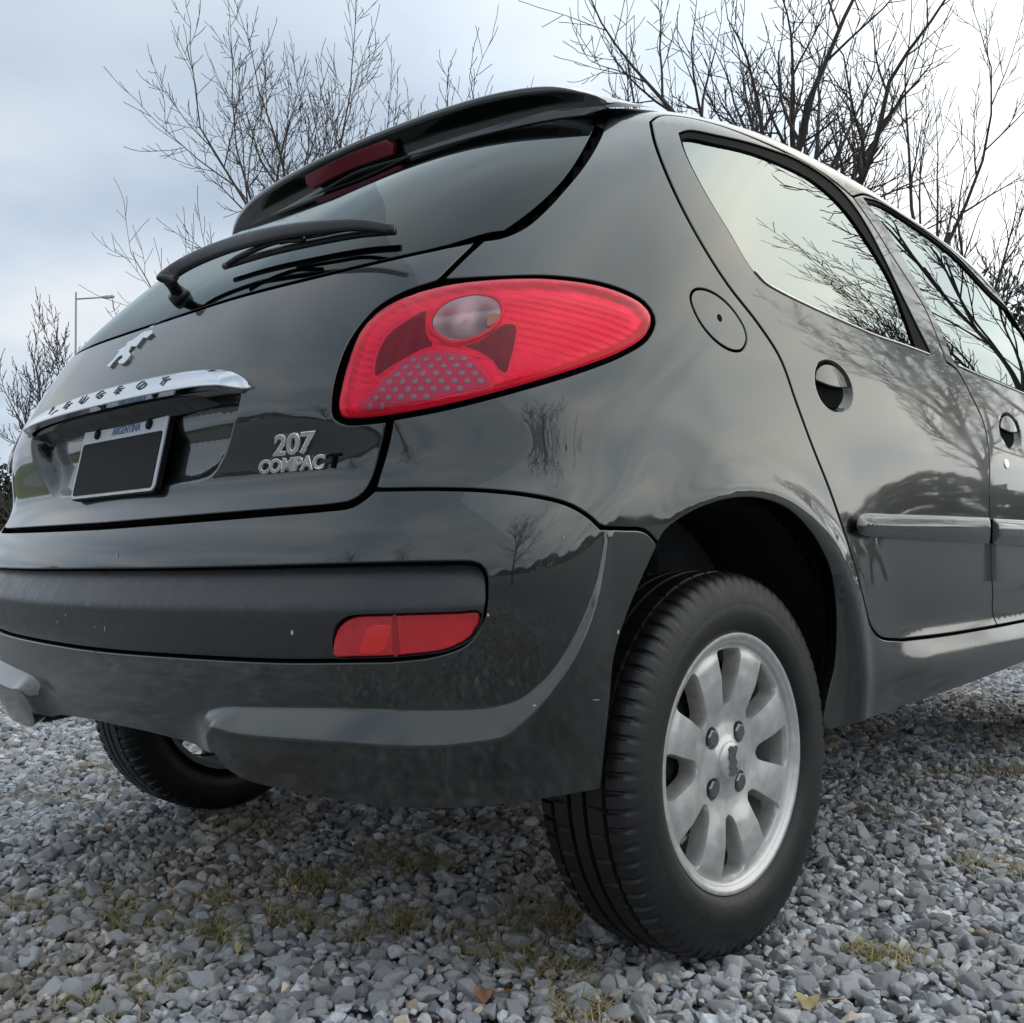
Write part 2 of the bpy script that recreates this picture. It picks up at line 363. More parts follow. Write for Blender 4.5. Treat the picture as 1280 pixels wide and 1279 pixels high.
class Loop:
    """closed outline made of segments; a centre-line segment gets no gap and no rim"""
    def __init__(s, segs, step=.010):
        uv = []; ce = []
        for sg in segs:
            c = False
            if isinstance(sg, tuple): sg, c = sg
            q = resample(np.asarray(sg, float), step, False)[:-1]
            uv.append(q); ce += [c]*len(q)
        s.uv = np.vstack(uv); s.edge_c = np.array(ce)      # flag of the edge starting at each vertex
        d = np.linalg.norm(s.uv-np.roll(s.uv, 1, 0), axis=1); k = d > 5e-4
        s.uv = s.uv[k]; s.edge_c = s.edge_c[k]
        a = s.uv; b = np.roll(a, -1, 0); area = .5*np.sum(a[:,0]*b[:,1]-b[:,0]*a[:,1])
        if area < 0:
            s.uv = s.uv[::-1].copy(); s.edge_c = np.roll(s.edge_c[::-1], -1).copy()
def closed(uv, step=.008):
    l = Loop.__new__(Loop); q = resample(np.asarray(uv, float), step, True)[:-1]; l.uv = q; l.edge_c = np.zeros(len(q), bool)
    a = q; b = np.roll(a, -1, 0)
    if .5*np.sum(a[:,0]*b[:,1]-b[:,0]*a[:,1]) < 0: l.uv = q[::-1].copy()
    return l
def surf(uv, D=None, off=0.0):
    P = S0(uv[:,0], uv[:,1]); N = nrm0(P)
    d = off+(D(uv) if D is not None else 0.0)
    return P+N*np.reshape(d, (-1,1))*1.0 if np.ndim(d) else P+N*d
def surf_n(uv, D=None, off=0.0):
    P = S0(uv[:,0], uv[:,1]); N = nrm0(P)
    if D is None: return P+N*off, N
    d = off+D(uv); Q = P+N*d[:,None]; h = .0012
    ex = np.array([h,0]); ey = np.array([0,h])
    tu = surf(uv+ex, D, off)-surf(uv-ex, D, off); tv = surf(uv+ey, D, off)-surf(uv-ey, D, off)
    n = unit(np.cross(tu, tv)); n *= np.sign((n*N).sum(1))[:,None]
    return Q, n
def loop_frame(uv):
    """3-D points, surface normals and outward (away from the panel) directions of a CCW loop"""
    P = S0(uv[:,0], uv[:,1]); N = nrm0(P); h = 1e-3
    Su = (S0(uv[:,0]+h, uv[:,1])-P)/h; Sv = (S0(uv[:,0], uv[:,1]+h)-P)/h
    e = unit(np.roll(P, -1, 0)-P); ep = np.roll(e, 1, 0)
    o1 = np.cross(e, N); o0 = np.cross(ep, N); sgn = np.sign((np.cross(Su, Sv)*N).sum(1))[:,None]
    o1 = unit(o1)*sgn; o0 = unit(o0)*sgn
    return P, N, o0, o1, Su, Sv
def shrink(lp, gap, hole=False):
    uv = lp.uv; P, N, o0, o1, Su, Sv = loop_frame(uv)
    c1 = lp.edge_c; c0 = np.roll(lp.edge_c, 1)
    m = np.where((c0 & ~c1)[:,None], o1, np.where((c1 & ~c0)[:,None], o0, o0+o1)); m = unit(m)
    co = np.maximum((m*np.where(c0[:,None], o1, o0)).sum(1), .5)
    dist = np.where(c0 & c1, 0, gap/co)
    vec = m*(dist*(1 if hole else -1))[:,None]
    # tangent vector -> uv step
    a = (Su*Su).sum(1); b = (Su*Sv).sum(1); c = (Sv*Sv).sum(1); r1 = (Su*vec).sum(1); r2 = (Sv*vec).sum(1); det = np.maximum(a*c-b*b, 1e-9)
    q = uv+np.stack([(c*r1-b*r2)/det, (a*r2-b*r1)/det], -1)
    q[:,0] = np.where(c0 | c1, uv[:,0], q[:,0])
    l = Loop.__new__(Loop); l.uv = q; l.edge_c = lp.edge_c.copy(); return l
def panel(name, outer, material, parent, holes=(), sp=.018, gap=.0025, bev=.0022, depth=.012, D=None, off=0.0, extra=(), mirror=None, fine=None, rim=True, label=None):
    """one sheet of the body: outline shrunk by half the gap, rounded edge, hem turned inwards"""
    lo = shrink(outer, gap+bev, False); lh = [shrink(h, gap+bev, True) for h in holes]
    loops = [lo]+lh
    pts = [l.uv for l in loops]; edges = []; k = 0
    for l in loops:
        n = len(l.uv); edges += [(k+i, k+(i+1)%n) for i in range(n)]; k += n
    allb = np.vstack(pts)
    for ex in extra:
        ex = np.asarray(ex); inside = inpoly(ex, lo.uv)
        for h in lh: inside &= ~inpoly(ex, h.uv)
        dd = np.min(np.linalg.norm(ex[:,None]-allb[None], axis=2), 1) > .003
        keep = inside & dd; idx = np.cumsum(keep)-1
        base = sum(len(p) for p in pts); pts.append(ex[keep])
        edges += [(base+idx[i], base+idx[i+1]) for i in range(len(ex)-1) if keep[i] and keep[i+1]]
    bnd = np.vstack(pts)
    def gridpts(s, region=None):
        mn, mxx = lo.uv.min(0), lo.uv.max(0)
        if region is not None: mn = np.maximum(mn, region[0]); mxx = np.minimum(mxx, region[1])
        if (mxx <= mn).any(): return np.zeros((0,2))
        gu = np.arange(mn[0]+s*.5, mxx[0], s*.85); gv = np.arange(mn[1]+s*.5, mxx[1], s*.85)
        G = np.stack(np.meshgrid(gu, gv, indexing='ij'), -1); G[::2,:,1] += s*.42; G = G.reshape(-1,2)
        G = G[inpoly(G, lo.uv)]
        for h in lh: G = G[~inpoly(G, h.uv)]
        keep = np.ones(len(G), bool)
        for j in range(0, len(G), 2000):
            keep[j:j+2000] = np.min(((G[j:j+2000,None]-bnd[None])**2).sum(2), 1) > (s*.45)**2
        return G[keep]
    G = gridpts(sp)
    if fine is not None:
        fs, reg = fine; m = np.all((G > reg[0]) & (G < reg[1]), 1); G = np.vstack([G[~m], gridpts(fs, reg)])
    allp = np.vstack([bnd, G])
    r = delaunay_2d_cdt([Vector(p) for p in allp.tolist()], edges, [], 0, 1e-7)
    vs = np.array([tuple(v) for v in r[0]]); fs_ = [f for f in r[2] if len(f) == 3]
    fs_ = np.array(fs_); cen = vs[fs_].mean(1); ok = inpoly(cen, lo.uv)
    for h in lh: ok &= ~inpoly(cen, h.uv)
    fs_ = fs_[ok]
    used = np.unique(fs_); rem = -np.ones(len(vs), int); rem[used] = np.arange(len(used)); vs = vs[used]; fs_ = rem[fs_]
    P, N = surf_n(vs, D, off)
    fn = np.cross(P[fs_[:,1]]-P[fs_[:,0]], P[fs_[:,2]]-P[fs_[:,0]]); flip = (fn*N[fs_[:,0]]).sum(1) < 0
    fs_[flip] = fs_[flip][:, ::-1]
    V = [P]; NN = [N]; FF = [tuple(f) for f in fs_]; k = len(P)
    if rim:
        for l, hole in [(lo, False)]+[(h, True) for h in lh]:
            Pb, Nb = surf_n(l.uv, D, off); n = len(l.uv)
            e = unit(np.roll(Pb, -1, 0)-Pb); ep = np.roll(e, 1, 0)
            _, _, o0, o1, _, _ = loop_frame(l.uv)
            t = unit(o0+o1)*(-1 if hole else 1)
            t = unit(t-Nb*(t*Nb).sum(1)[:,None])
            rows = [(Pb, Nb), (Pb+t*bev*.7-Nb*bev*.3, unit(Nb+t)), (Pb+t*bev-Nb*bev, t), (Pb+t*bev-Nb*depth, t)]
            for a, b in rows: V.append(a); NN.append(b)
            for rr in range(3):
                for i in range(n):
                    if l.edge_c[i]: continue
                    j = (i+1) % n; a = k+rr*n
                    q = (a+i, a+j, a+n+j, a+n+i)
                    FF.append(q if hole else q[::-1])
            k += 4*n
    V = np.vstack(V); NN = np.vstack(NN)
    # orient rim faces by their stored normals
    out = []
    for f in FF:
        a, b, c = V[f[0]], V[f[1]], V[f[2]]; nn = np.cross(b-a, c-a)
        out.append(f if np.dot(nn, NN[f[0]]+NN[f[1]]+NN[f[2]]) >= 0 else f[::-1])
    if mirror == 'join':
        n = len(V); Vm = V*[-1,1,1]; Nm = NN*[-1,1,1]
        cen = np.abs(V[:,0]) < 1e-6; mp = np.where(cen, np.arange(n), np.arange(n)+n)
        out = out+[tuple(int(mp[i]) for i in f[::-1]) for f in out]
        V = np.vstack([V, Vm]); NN = np.vstack([NN, Nm])
        V[:n][cen,0] = 0; NN[:n][cen,0] = 0; NN = unit(NN)
    o = mesh_obj(name, V, out, material, parent, True, NN)
    if label: o['label'] = label
    if mirror == 'copy':
        mesh_obj(name, V*[-1,1,1], [f[::-1] for f in out], material, parent, True, NN*[-1,1,1])
    return o
M['chip'] = mat('paint_chip', (0.55,0.54,0.52), 0.7)
M['lens_bright'] = mat('lamp_bright_red', (1.0,0.030,0.10), 0.35, 0.3, spec=0.12)
M['fog_dark'] = mat('fog_lens_divider', (0.40,0.006,0.012), 0.2, coat=0.5)
# ================================================================== THE CAR
car = empty('car'); tag(car, 'dark grey five-door hatchback parked on gravel, seen from its rear corner', 'car')
def clip0(uv, vend=None):
    """keep the right-hand half (u >= 0) of a measured line and end it exactly on the centre plane"""
    uv = np.asarray(uv)
    if uv[0,0] > uv[-1,0]: uv = uv[::-1]
    k = np.where(uv[:,0] > 0.004)[0][0]
    q = uv[k:]
    if k > 0:
        a, b = uv[k-1], uv[k]; t = (0-a[0])/(b[0]-a[0]); q = np.vstack([[0.0, a[1]+(b[1]-a[1])*t], q])
    else: q = np.vstack([[0.0, q[0,1]], q])
    return q
def smooth01(t): t = np.clip(t, 0, 1); return t*t*(3-2*t)
def absu(uv): q = np.array(uv, float); q[...,0] = np.abs(q[...,0]); return q
# ---- measured lines (picture points of the photograph, right-hand half of the car)
lip_in_px = [(196,919),(212,908),(236,893),(266,885.5),(344,885),(440,886),(560,888),(614,884),(650,875),(678.6,852),(706,818),(728,777),(743,737),(753,690),(757,664)]
lip_out_px = [(268,946),(262,930),(257,912),(263,901),(292,908),(340,914),(440,920),(506,924),(596,920),(625,916),(646,902),(675,870),(704,834),(732.5,780),(747,737),(757,690),(760,664)]
lip_in = PXL(lip_in_px); _lo = crom(lip_out_px, 8); _u = uv_of(pix(_lo))[:,0]
lip_h = lambda u: np.interp(u, [.14,.22,.34,.60,.69,.745,.76], [.010,.018,.029,.028,.014,.004,.001])
print('lip u', lip_in[::8,0].round(2).tolist())
lip_out = uv_of(pix(_lo, None, lip_h(_u)))
def para(line, d):
    t = unit(np.gradient(line, axis=0)); return line+np.stack([-t[:,1], t[:,0]], -1)*d
_far = lambda ln: np.vstack([ln, [ln[-1,0]+.04, ln[-1,1]+.01], [1.6,.70],[1.6,.15],[ln[0,0]-.0,.15]])
POLY_IN, POLY_OUT = _far(lip_in), _far(lip_out)
LIPH = lambda uv: lip_h(uv[:,0])
def D_bumper(uv):
    q = absu(uv); i = inpoly(q, POLY_IN); o = inpoly(q, POLY_OUT)
    di = polydist(q, lip_in); do = polydist(q, lip_out)
    t = np.where(o, 1.0, np.where(i, di/(di+do+1e-9), 0.0))
    lf = smooth01((.36-q[:,0])/.10); t = t*(1-lf)+smooth01(t)*lf
    d = LIPH(q)*t
    # the shut line at the top of the bumper: rolled shoulder
    return d
bump_top_px = [(-8,668),(40,666),(103,662),(200,654.5),(310,645.5),(400,638)]
bump_corner_px = [(400,638),(440,632.5),(457,622),(468,612)]
bump_top2_px = [(468,612),(537.6,611),(606,613),(668,620),(710,630.5),(737,646.5),(751,660)]
bump_top3_px = [(751,660),(778,661),(806,663.5),(823,681)]
bump_arch_px = [(823,681),(804,722),(783,773),(768.5,823),(763,873),(755,942),(750,988)]
bump_bot_px = [(750,988),(690,994),(600,999.5),(500,999),(440,993.5),(380,983),(344,976.5),(300,965),(276,951),(263,935)]
bump_val_px = [(263,935),(250,930.5),(220,925),(172,913.5),(120,903),(105,900)]
L_top = clip0(PXL(bump_top_px)); L_corner = PXL(bump_corner_px); L_top2 = PXL(bump_top2_px); L_top3 = PXL(bump_top3_px, D_bumper)
L_barch = PXL(bump_arch_px, D_bumper); L_bbot = PXL(bump_bot_px, D_bumper); L_bval = clip0(PXL(bump_val_px))[::-1]
L_corner[0] = L_top[-1]; L_top2[0] = L_corner[-1]; L_top3[0] = L_top2[-1]; L_barch[0] = L_top3[-1]; L_bbot[0] = L_barch[-1]; L_bval[0] = L_bbot[-1]
vt0, vb0 = L_top[0,1], L_bval[-1,1]
# black strip and fog lamp
strip_top_px = [(-5,712.5),(120,712.5),(240,711.5),(380,708),(500,704.8),(581,703.6)]
strip_end_px = [(581,703.6),(597,706),(606,715),(608.5,732),(605.5,762),(601,780),(581.5,805),(542,819.5),(488,826)]
strip_bot_px = [(488,826),(416,827),(344,827),(206,820),(120,813),(52,803),(0,792)]
L_st = clip0(PXL(strip_top_px)); L_se = PXL(strip_end_px); L_sb = clip0(PXL(strip_bot_px))[::-1]
L_se[0] = L_st[-1]; L_sb[0] = L_se[-1]
strip_crease = clip0(PXL([(0,749.5),(138,760),(275,763),(378,763),(434,762),(520,760),(600,756)]))
fog_px = [(412,815),(415,795),(422,781),(438,771),(480,768.5),(524,767),(575,765.5),(599,764.5),(602,771),(599,783),(589,798),(573,808),(553,815.5),(520,820),(488,822.5),(440,823.5),(414,823)]
L_fog = PXL(fog_px, closed=True, n=4)
bumper_outer = lambda st=.010: Loop([L_top, L_corner, L_top2, L_top3, L_barch, L_bbot, L_bval, (np.array([[0,vb0],[0,vt0]]), True)], st)
strip_loop = Loop([L_st, L_se, L_sb, (np.array([[0,L_sb[-1,1]],[0,L_st[0,1]]]), True)], .009)
# the strip runs to the centre plane, so the painted bumper is an upper and a lower piece of one outline
bo = Loop([L_top, L_corner, L_top2, L_top3, L_barch, L_bbot, L_bval, (np.array([[0,vb0],[0,L_sb[-1,1]]]), True), L_sb[::-1], L_se[::-1], L_st[::-1], (np.array([[0,L_st[0,1]],[0,vt0]]), True)], .009)
bumper = panel('rear_bumper', bo, M['paint'], car, sp=.016, D=D_bumper, extra=[resample(lip_in,.008,False), resample(lip_out,.008,False)]+[para(resample(l,.008,False), d) for l in (lip_in, lip_out) for d in (.0028,-.0028,.008,-.008)], mirror='join', gap=.0022, depth=.022, label='grey painted rear bumper with scuffed corner')
def D_strip(uv):
    q = absu(uv); top = np.interp(q[:,0], L_st[:,0], L_st[:,1]); cr = np.interp(q[:,0], strip_crease[:,0], strip_crease[:,1])
    bt = np.interp(q[:,0], L_sb[::-1][:,0], L_sb[::-1][:,1])
    h = np.where(q[:,1] > cr, (top-q[:,1])/np.maximum(top-cr, .01), (q[:,1]-bt)/np.maximum(cr-bt, .01)*.6+.4)
    h = np.clip(h, 0, 1); end = smooth01((.99-q[:,0])/.12)
    return -.020+.025*h*(.30+.70*end)
strip = panel('bumper_strip', strip_loop, M['strip'], car, holes=[closed(L_fog,.007)], sp=.014, D=D_strip, extra=[resample(strip_crease,.009,False)], mirror='join', gap=.0008, bev=.0012, label='matt black rubbing strip across the bumper')
D_fog = lambda uv: -.004+.0005*np.sin(np.abs(uv[:,0])*900)*(np.abs(uv[:,0]) > L_fog[:,0].mean()-.005)
fog = panel('fog_lamp', closed(L_fog,.006), M['fog_red'], car, D=D_fog, sp=.0035, gap=.0012, bev=.003, depth=.02, mirror='copy', label='red rear fog lamp lens')
fog_hot = PXL([(447,816),(452,800),(458,786),(466,783),(486,783),(485,797),(480,812),(474,817),(458,819)], closed=True, n=4)
panel('fog_bulb_window', closed(fog_hot,.005), M['fog_hot'], fog, off=-.0032, sp=.009, gap=0, bev=.001, depth=.006)
fog_div = PXL([(494,768),(496,795),(497,821),(491,821.5),(489,795),(488,769)], n=3)
panel('lens_divider', closed(fog_div,.005), M['fog_dark'], fog, off=-.0028, sp=.009, gap=0, bev=.0006, depth=.006)

# ---- tailgate
glass_bot_px = [(97,446),(147,424),(190,407),(240,390),(300,371),(400,345.5),(508,320),(560,309),(598,301)]
L_gb = clip0(PXL(glass_bot_px))
gate_edge_px = [(598,301),(575,323),(547,351)]
gate_lamp_px = [(547,351),(503,366),(469,387),(438,426),(421,471),(416,505),(418,522),(432,529),(460,528),(485,525)]
gate_low_px = [(485,525),(479,554),(467.5,594),(456,614),(438,626.5),(405,632)]
gate_bot_px = [(405,632),(310,639.5),(200,648.5),(103,656.5),(40,661),(-8,664)]
L_ge = PXL(gate_edge_px); L_gl = PXL(gate_lamp_px); L_glo = PXL(gate_low_px); L_gbo = clip0(PXL(gate_bot_px))[::-1]
L_ge[0] = L_gb[-1]; L_gl[0] = L_ge[-1]; L_glo[0] = L_gl[-1]; L_gbo[0] = L_glo[-1]
gate_loop = Loop([L_gb, L_ge, L_gl, L_glo, L_gbo, (np.array([[0,L_gbo[-1,1]],[0,L_gb[0,1]]]), True)], .009)
# chrome strip lines and the plate recess below it
st_t = clip0(PXL([(109.5,494),(156,480.5),(200,471),(241,464.5),(275,463.6),(292,467.5),(302,476),(304,481)], off=.012)); st_b = clip0(PXL([(304,481),(300,483.5),(241,489),(172,501.5),(103,517)], off=.022))[::-1]
st_b[0] = st_t[-1]
rc = uv_of(pix(np.array([(302,487),(287,556),(258,603)])))
_tb = np.interp(np.linspace(0, rc[0,0]*.93, 7), st_b[::-1][:,0], st_b[::-1][:,1])+.004
rec = np.vstack([np.stack([np.linspace(0, rc[0,0]*.93, 7), _tb], -1), [[rc[0,0],rc[0,1]-.002],[rc[1,0],rc[1,1]],[rc[2,0],rc[2,1]],[0,rc[2,1]-.004]]])
rec_line = crom(rec, 8); VB_REC, VT_REC = rc[2,1], rc[0,1]
def D_gate(uv):
    q = absu(uv); i = inpoly(q, np.vstack([rec_line, [-.02, rec_line[-1,1]], [-.02, rec_line[0,1]]]))
    d = polydist(q, rec_line)
    up = np.clip((q[:,1]-VB_REC)/(VT_REC-VB_REC), 0, 1)
    dep = -.036*smooth01(d/.022)*np.clip(up/.45, 0, 1)**.8
    return np.where(i, dep, 0.0)
gate = panel('tailgate', gate_loop, M['paint'], car, sp=.016, D=D_gate, extra=[resample(rec_line,.007,False)]+[para(resample(rec_line,.007,False), d) for d in (.003,-.003,-.008,-.014,-.020)], mirror='join', gap=.0022, fine=(.009,(np.array([-.01,VB_REC-.02]),np.array([rc[0,0]+.03,VT_REC+.03]))), label='tailgate with recessed number plate')
# ---- rear window
glass_r_px = [(630,288),(663,264),(690,240),(710,217),(728,189),(742.6,160),(751,141)]
glass_t_px = [(751,141),(700,149),(649,160),(580,177),(517.5,195.5),(455,213),(430,222)]
L_gr = PXL(glass_r_px); L_gt = clip0(PXL(glass_t_px))[::-1]
gb_in = L_gb+np.array([0,.004]); L_gc = np.vstack([gb_in[-4], [gb_in[-1]*.5+L_gr[0]*.5], L_gr[0]])
k = np.where(gb_in[:,0] < L_gc[0,0]-.02)[0]; L_gb2 = gb_in[k]; L_gc = crom(np.vstack([L_gb2[-1], L_gr[0]*.45+gb_in[-1]*.55+np.array([0,.004]), L_gr[0]]), 8)
L_gt[0] = L_gr[-1]
L_gt = L_gt+np.array([0,.03])*smooth01(1-L_gt[:,:1]/L_gt[0,0])   # runs on under the spoiler
rg_loop = Loop([L_gb2, L_gc, L_gr, np.vstack([L_gr[-1:], L_gt[1:]]), (np.array([[0,L_gt[-1,1]],[0,L_gb2[0,1]]]), True)], .012)
rear_glass = panel('rear_window', rg_loop, M['rear_glass'], car, sp=.022, gap=.001, bev=.001, depth=.004, off=-.001, mirror='join', label='tinted rear window')

# ---- rear lamps
lamp_px = [(427.5,521),(423.5,506),(426,490),(434,457.6),(452,413),(486,382),(548,359.6),(620,350),(692,349.5),(761,361),(802,381),(814,399.5),(806,420),(778,439),(727,459),(641,485),(555,507),(486,519.5),(445,523.5)]
L_lamp = PXL(lamp_px, closed=True, n=6)
lampc = closed(L_lamp, .007)
def D_lens(uv): d = polydist(absu(uv), np.vstack([lampc.uv, lampc.uv[:1]])); return .001+.011*np.sqrt(np.clip(d/.05, 0, 1))
lens = panel('tail_lamp', lampc, M['lens'], car, D=D_lens, sp=.011, gap=.0006, bev=.003, depth=.03, mirror=None, label='large teardrop red tail lamp')
def lampbits(parent, mirror):
    def put(name, loop, m, off, sp=.012, gap=0.0, bev=.001, depth=.010, D=None, holes=()):
        DD = (lambda uv: D_lens(uv)) if D is None else (lambda uv: D_lens(uv)+D(uv))
        o = panel(name, loop, m, parent, holes=holes, off=off-.005, sp=sp, gap=gap, bev=bev, depth=depth, D=DD)
        if mirror: o.scale = (-1,1,1)
        return o
    Z = lambda pts: [(400+a/4.923, 330+b/4.923) for a, b in pts]
    back = put('lamp_reflector', lampc, M['lens_red'], .0035, .0055, .0002, D=lambda uv: smooth01(polydist(absu(uv), np.vstack([lampc.uv, lampc.uv[:1]]))/.016)*(-.0135+.0006*np.sin(uv[:,1]*560+uv[:,0]*140)))
    rev = PXL(Z([(720,320),(790,245),(900,200),(1000,192),(1090,225),(1122,290),(1095,360),(1030,425),(930,468),(830,482),(750,445),(705,390)]), off=-.006, closed=True, n=5)
    c0 = rev.mean(0)
    put('reversing_ring', closed(c0+(rev-c0)*1.12, .004), M['lens_red'], -.004, .008, depth=.012, holes=[closed(rev, .004)])
    def D_rev(uv):
        r = np.linalg.norm((absu(uv)-c0), axis=1); R0 = np.linalg.norm(rev-c0, axis=1).mean(); a = np.arctan2(uv[:,1]-c0[1], uv[:,0]-c0[0])
        return -.0025*np.clip(1-(r/R0)**2, 0, 1)+.0005*np.sin(uv[:,0]*1500)*np.clip(1-r/R0, 0, 1)
    put('reversing_lamp', closed(rev, .004), M['reflector'], -.0055, .0045, D=D_rev, depth=.01)
    blb = PXL(Z([(1030,340),(1060,318),(1100,322),(1110,345),(1080,372),(1035,398),(1026,370)]), off=-.002, closed=True, n=4)
    put('bulb', closed(blb, .004), M['amber'], -.0035, .006)
    left = PXL(Z([(365,690),(360,640),(390,520),(450,430),(560,350),(672,285),(676,340),(672,400),(690,460),(720,505),(650,530),(560,578),(450,640)]), off=-.011, closed=True, n=4)
    put('petal_rim', closed(left.mean(0)+(left-left.mean(0))*1.12, .005), M['lens_bright'], -.0092, .008)
    put('dark_petal', closed(left, .005), M['lens_dark'], -.0085, .005, D=lambda uv: .0005*np.sin(uv[:,0]*1100))
    right = PXL(Z([(905,512),(1000,482),(1090,415),(1140,382),(1215,385),(1212,470),(1190,580),(1160,668),(1125,655),(1080,602),(1020,560),(950,526)]), off=-.011, closed=True, n=4)
    put('petal_rim', closed(right.mean(0)+(right-right.mean(0))*1.12, .005), M['lens_bright'], -.0092, .008)
    put('dark_petal', closed(right, .005), M['lens_dark'], -.0085, .005, D=lambda uv: .0005*np.sin(uv[:,0]*1100))
    arc = Z([(225,922),(330,790),(450,668),(560,585),(680,535),(800,528),(910,555),(1000,615),(1065,700),(1090,748),(900,800),(600,870),(400,912)])
    fan0 = PXL(arc, off=-.010, closed=True, n=4); put('dot_rim', closed(fan0, .005), M['lens_bright'], -.0070, .010)
    c1 = fan0.mean(0); fan = c1+(fan0-c1)*np.array([.93,.88]); put('dot_field', closed(fan, .005), M['lens_pink'], -.0055, .010)
    # round grey dots in staggered rows
    mb = MB(); s = .0128
    mn, mxx = fan.min(0), fan.max(0); row = 0
    vv = mn[1]+.004
    while vv < mxx[1]:
        uu = mn[0]+(s*.5 if row % 2 else 0)
        while uu < mxx[0]:
            p = np.array([[uu, vv+.25*(uu-mn[0])*0]])
            if inpoly(p, c1+(fan-c1)*.93)[0]:
                Q, Nn = surf_n(p, D_lens, -.0098); Q = Q[0]; Nn = Vector(Nn[0]); t = Nn.orthogonal().normalized(); b = Nn.cross(t)
                ring = [Vector(Q)+(t*math.cos(a)+b*math.sin(a))*.0045 for a in np.linspace(0, 2*math.pi, 9)[:-1]]
                mb.add(ring+[Vector(Q)+Nn*.0016], [(i, (i+1) % 8, 8) for i in range(8)])
            uu += s
        vv += s*.80; row += 1
    o = mb.build('reflector_dots', M['dot_grey'], parent, True)
    if mirror: o.scale = (-1,1,1)
lampbits(lens, False)
lens2 = mesh_obj('tail_lamp', [tuple(v.co*Vector((1,1,1)) if False else (-v.co.x, v.co.y, v.co.z)) for v in lens.data.vertices], [tuple(p.vertices)[::-1] for p in lens.data.polygons], M['lens'], car)
lens2['label'] = 'red tail lamp on the far rear corner'
_b = panel('lamp_reflector', lampc, M['lens_red'], lens2, off=-.012, sp=.02, gap=.0015, bev=.001, depth=.01); _b.scale = (-1,1,1)
# dark seal sheet the lamp sits in
_s = panel('lamp_seal', closed(lampc.uv.mean(0)+(lampc.uv-lampc.uv.mean(0))*1.012, .012), M['rubber_black'], lens, off=-.016, sp=.03, gap=0, bev=.002, depth=.01)

# ---- doors
quarter_gap_px = [(813,152),(819,179),(838.6,229.5),(870,292),(909,354.6),(948,405),(975.5,448),(995,503),(1014.6,562),(1034,616.5),(1058,694.5),(1074,754),(1083,781),(1098,796.5),(1127,800)]
door_bot_px = [(1127,800),(1183,793),(1246,782.5)]
mid_gap_px = [(1246,782.5),(1243,730),(1242,680),(1239,645),(1237,600),(1235,562),(1229,528),(1214,494),(1196,462),(1183,452)]
mid_gap2_px = [(1183,452),(1168,412),(1155,383),(1136,352),(1116,321),(1096,289),(1077,261),(1066,246)]
door_top_px = [(1066,246),(1046,229),(1010,205),(960,180),(897,156),(850,145.5),(823,145),(813,152)]
L_q = PXL(quarter_gap_px); L_db = PXL(door_bot_px); L_m1 = PXL(mid_gap_px); L_m2 = PXL(mid_gap2_px); L_dt = PXL(door_top_px)
L_db[0] = L_q[-1]; L_m1[0] = L_db[-1]; L_m2[0] = L_m1[-1]; L_dt[0] = L_m2[-1]; L_dt[-1] = L_q[0]
rear_door_loop = Loop([L_q, L_db, L_m1, L_m2, L_dt], .010)
win_o_px1 = [(850,166),(858,192),(882,239),(913,290),(940,335),(955,351),(975,363.5),(1014.6,382),(1093,417),(1164,442)]
win_o_px2 = [(1164,442),(1144,402),(1124,361),(1105,322),(1085,284),(1066,255),(1046,233),(1020,213),(999,200.5),(968,189),(936,178.6),(895,169),(862,163),(850,166)]
L_w1 = PXL(win_o_px1); L_w2 = PXL(win_o_px2); L_w2[0] = L_w1[-1]; L_w2[-1] = L_w1[0]
win_loop = Loop([L_w1, L_w2], .009)
gl_px1 = [(853.5,172),(860,192),(884,239),(915,290),(942,335),(957,350),(977,361.5),(1015.6,380),(1093,414.5),(1147,436)]
gl_px2 = [(1147,436),(1131,390),(1117,354),(1100,323),(1069,276),(1054,257),(1038,241),(1018,225),(999,214),(968,200),(936,188),(895,178),(862,171),(853.5,172)]
L_g1 = PXL(gl_px1); L_g2 = PXL(gl_px2); L_g2[0] = L_g1[-1]; L_g2[-1] = L_g1[0]
gl_loop = Loop([L_g1, L_g2], .009)
ARCH = (0.0, .315)
def side_relief(uv):
    """arch lip, sill flare and the shallow waist of the doors, shared by shell and doors"""
    q = absu(uv); y = np.where(q[:,0] >= US, PY+q[:,0]-US, PY-np.tan(np.clip((1-(q[:,0]-PX)/AU), -1, .97)*math.pi/2)*.50)
    z = q[:,1]; side = smooth01((q[:,0]-.80)/.15)
    r = np.hypot(y-ARCH[0], z-ARCH[1])
    lip = .012*np.exp(-((r-.385)/.035)**2)+.008*np.exp(-((r-.43)/.09)**2)
    yy = smooth01((y-.34)/.35)
    sill = yy*(.020*np.exp(-((z-.385)/.045)**2)-.006*np.exp(-((z-.47)/.03)**2))
    waist = yy*(-.006*np.exp(-((z-.60)/.12)**2)+.002*np.exp(-((z-.82)/.08)**2))
    return side*(lip*smooth01((1.0-z)/.2)+sill+waist)
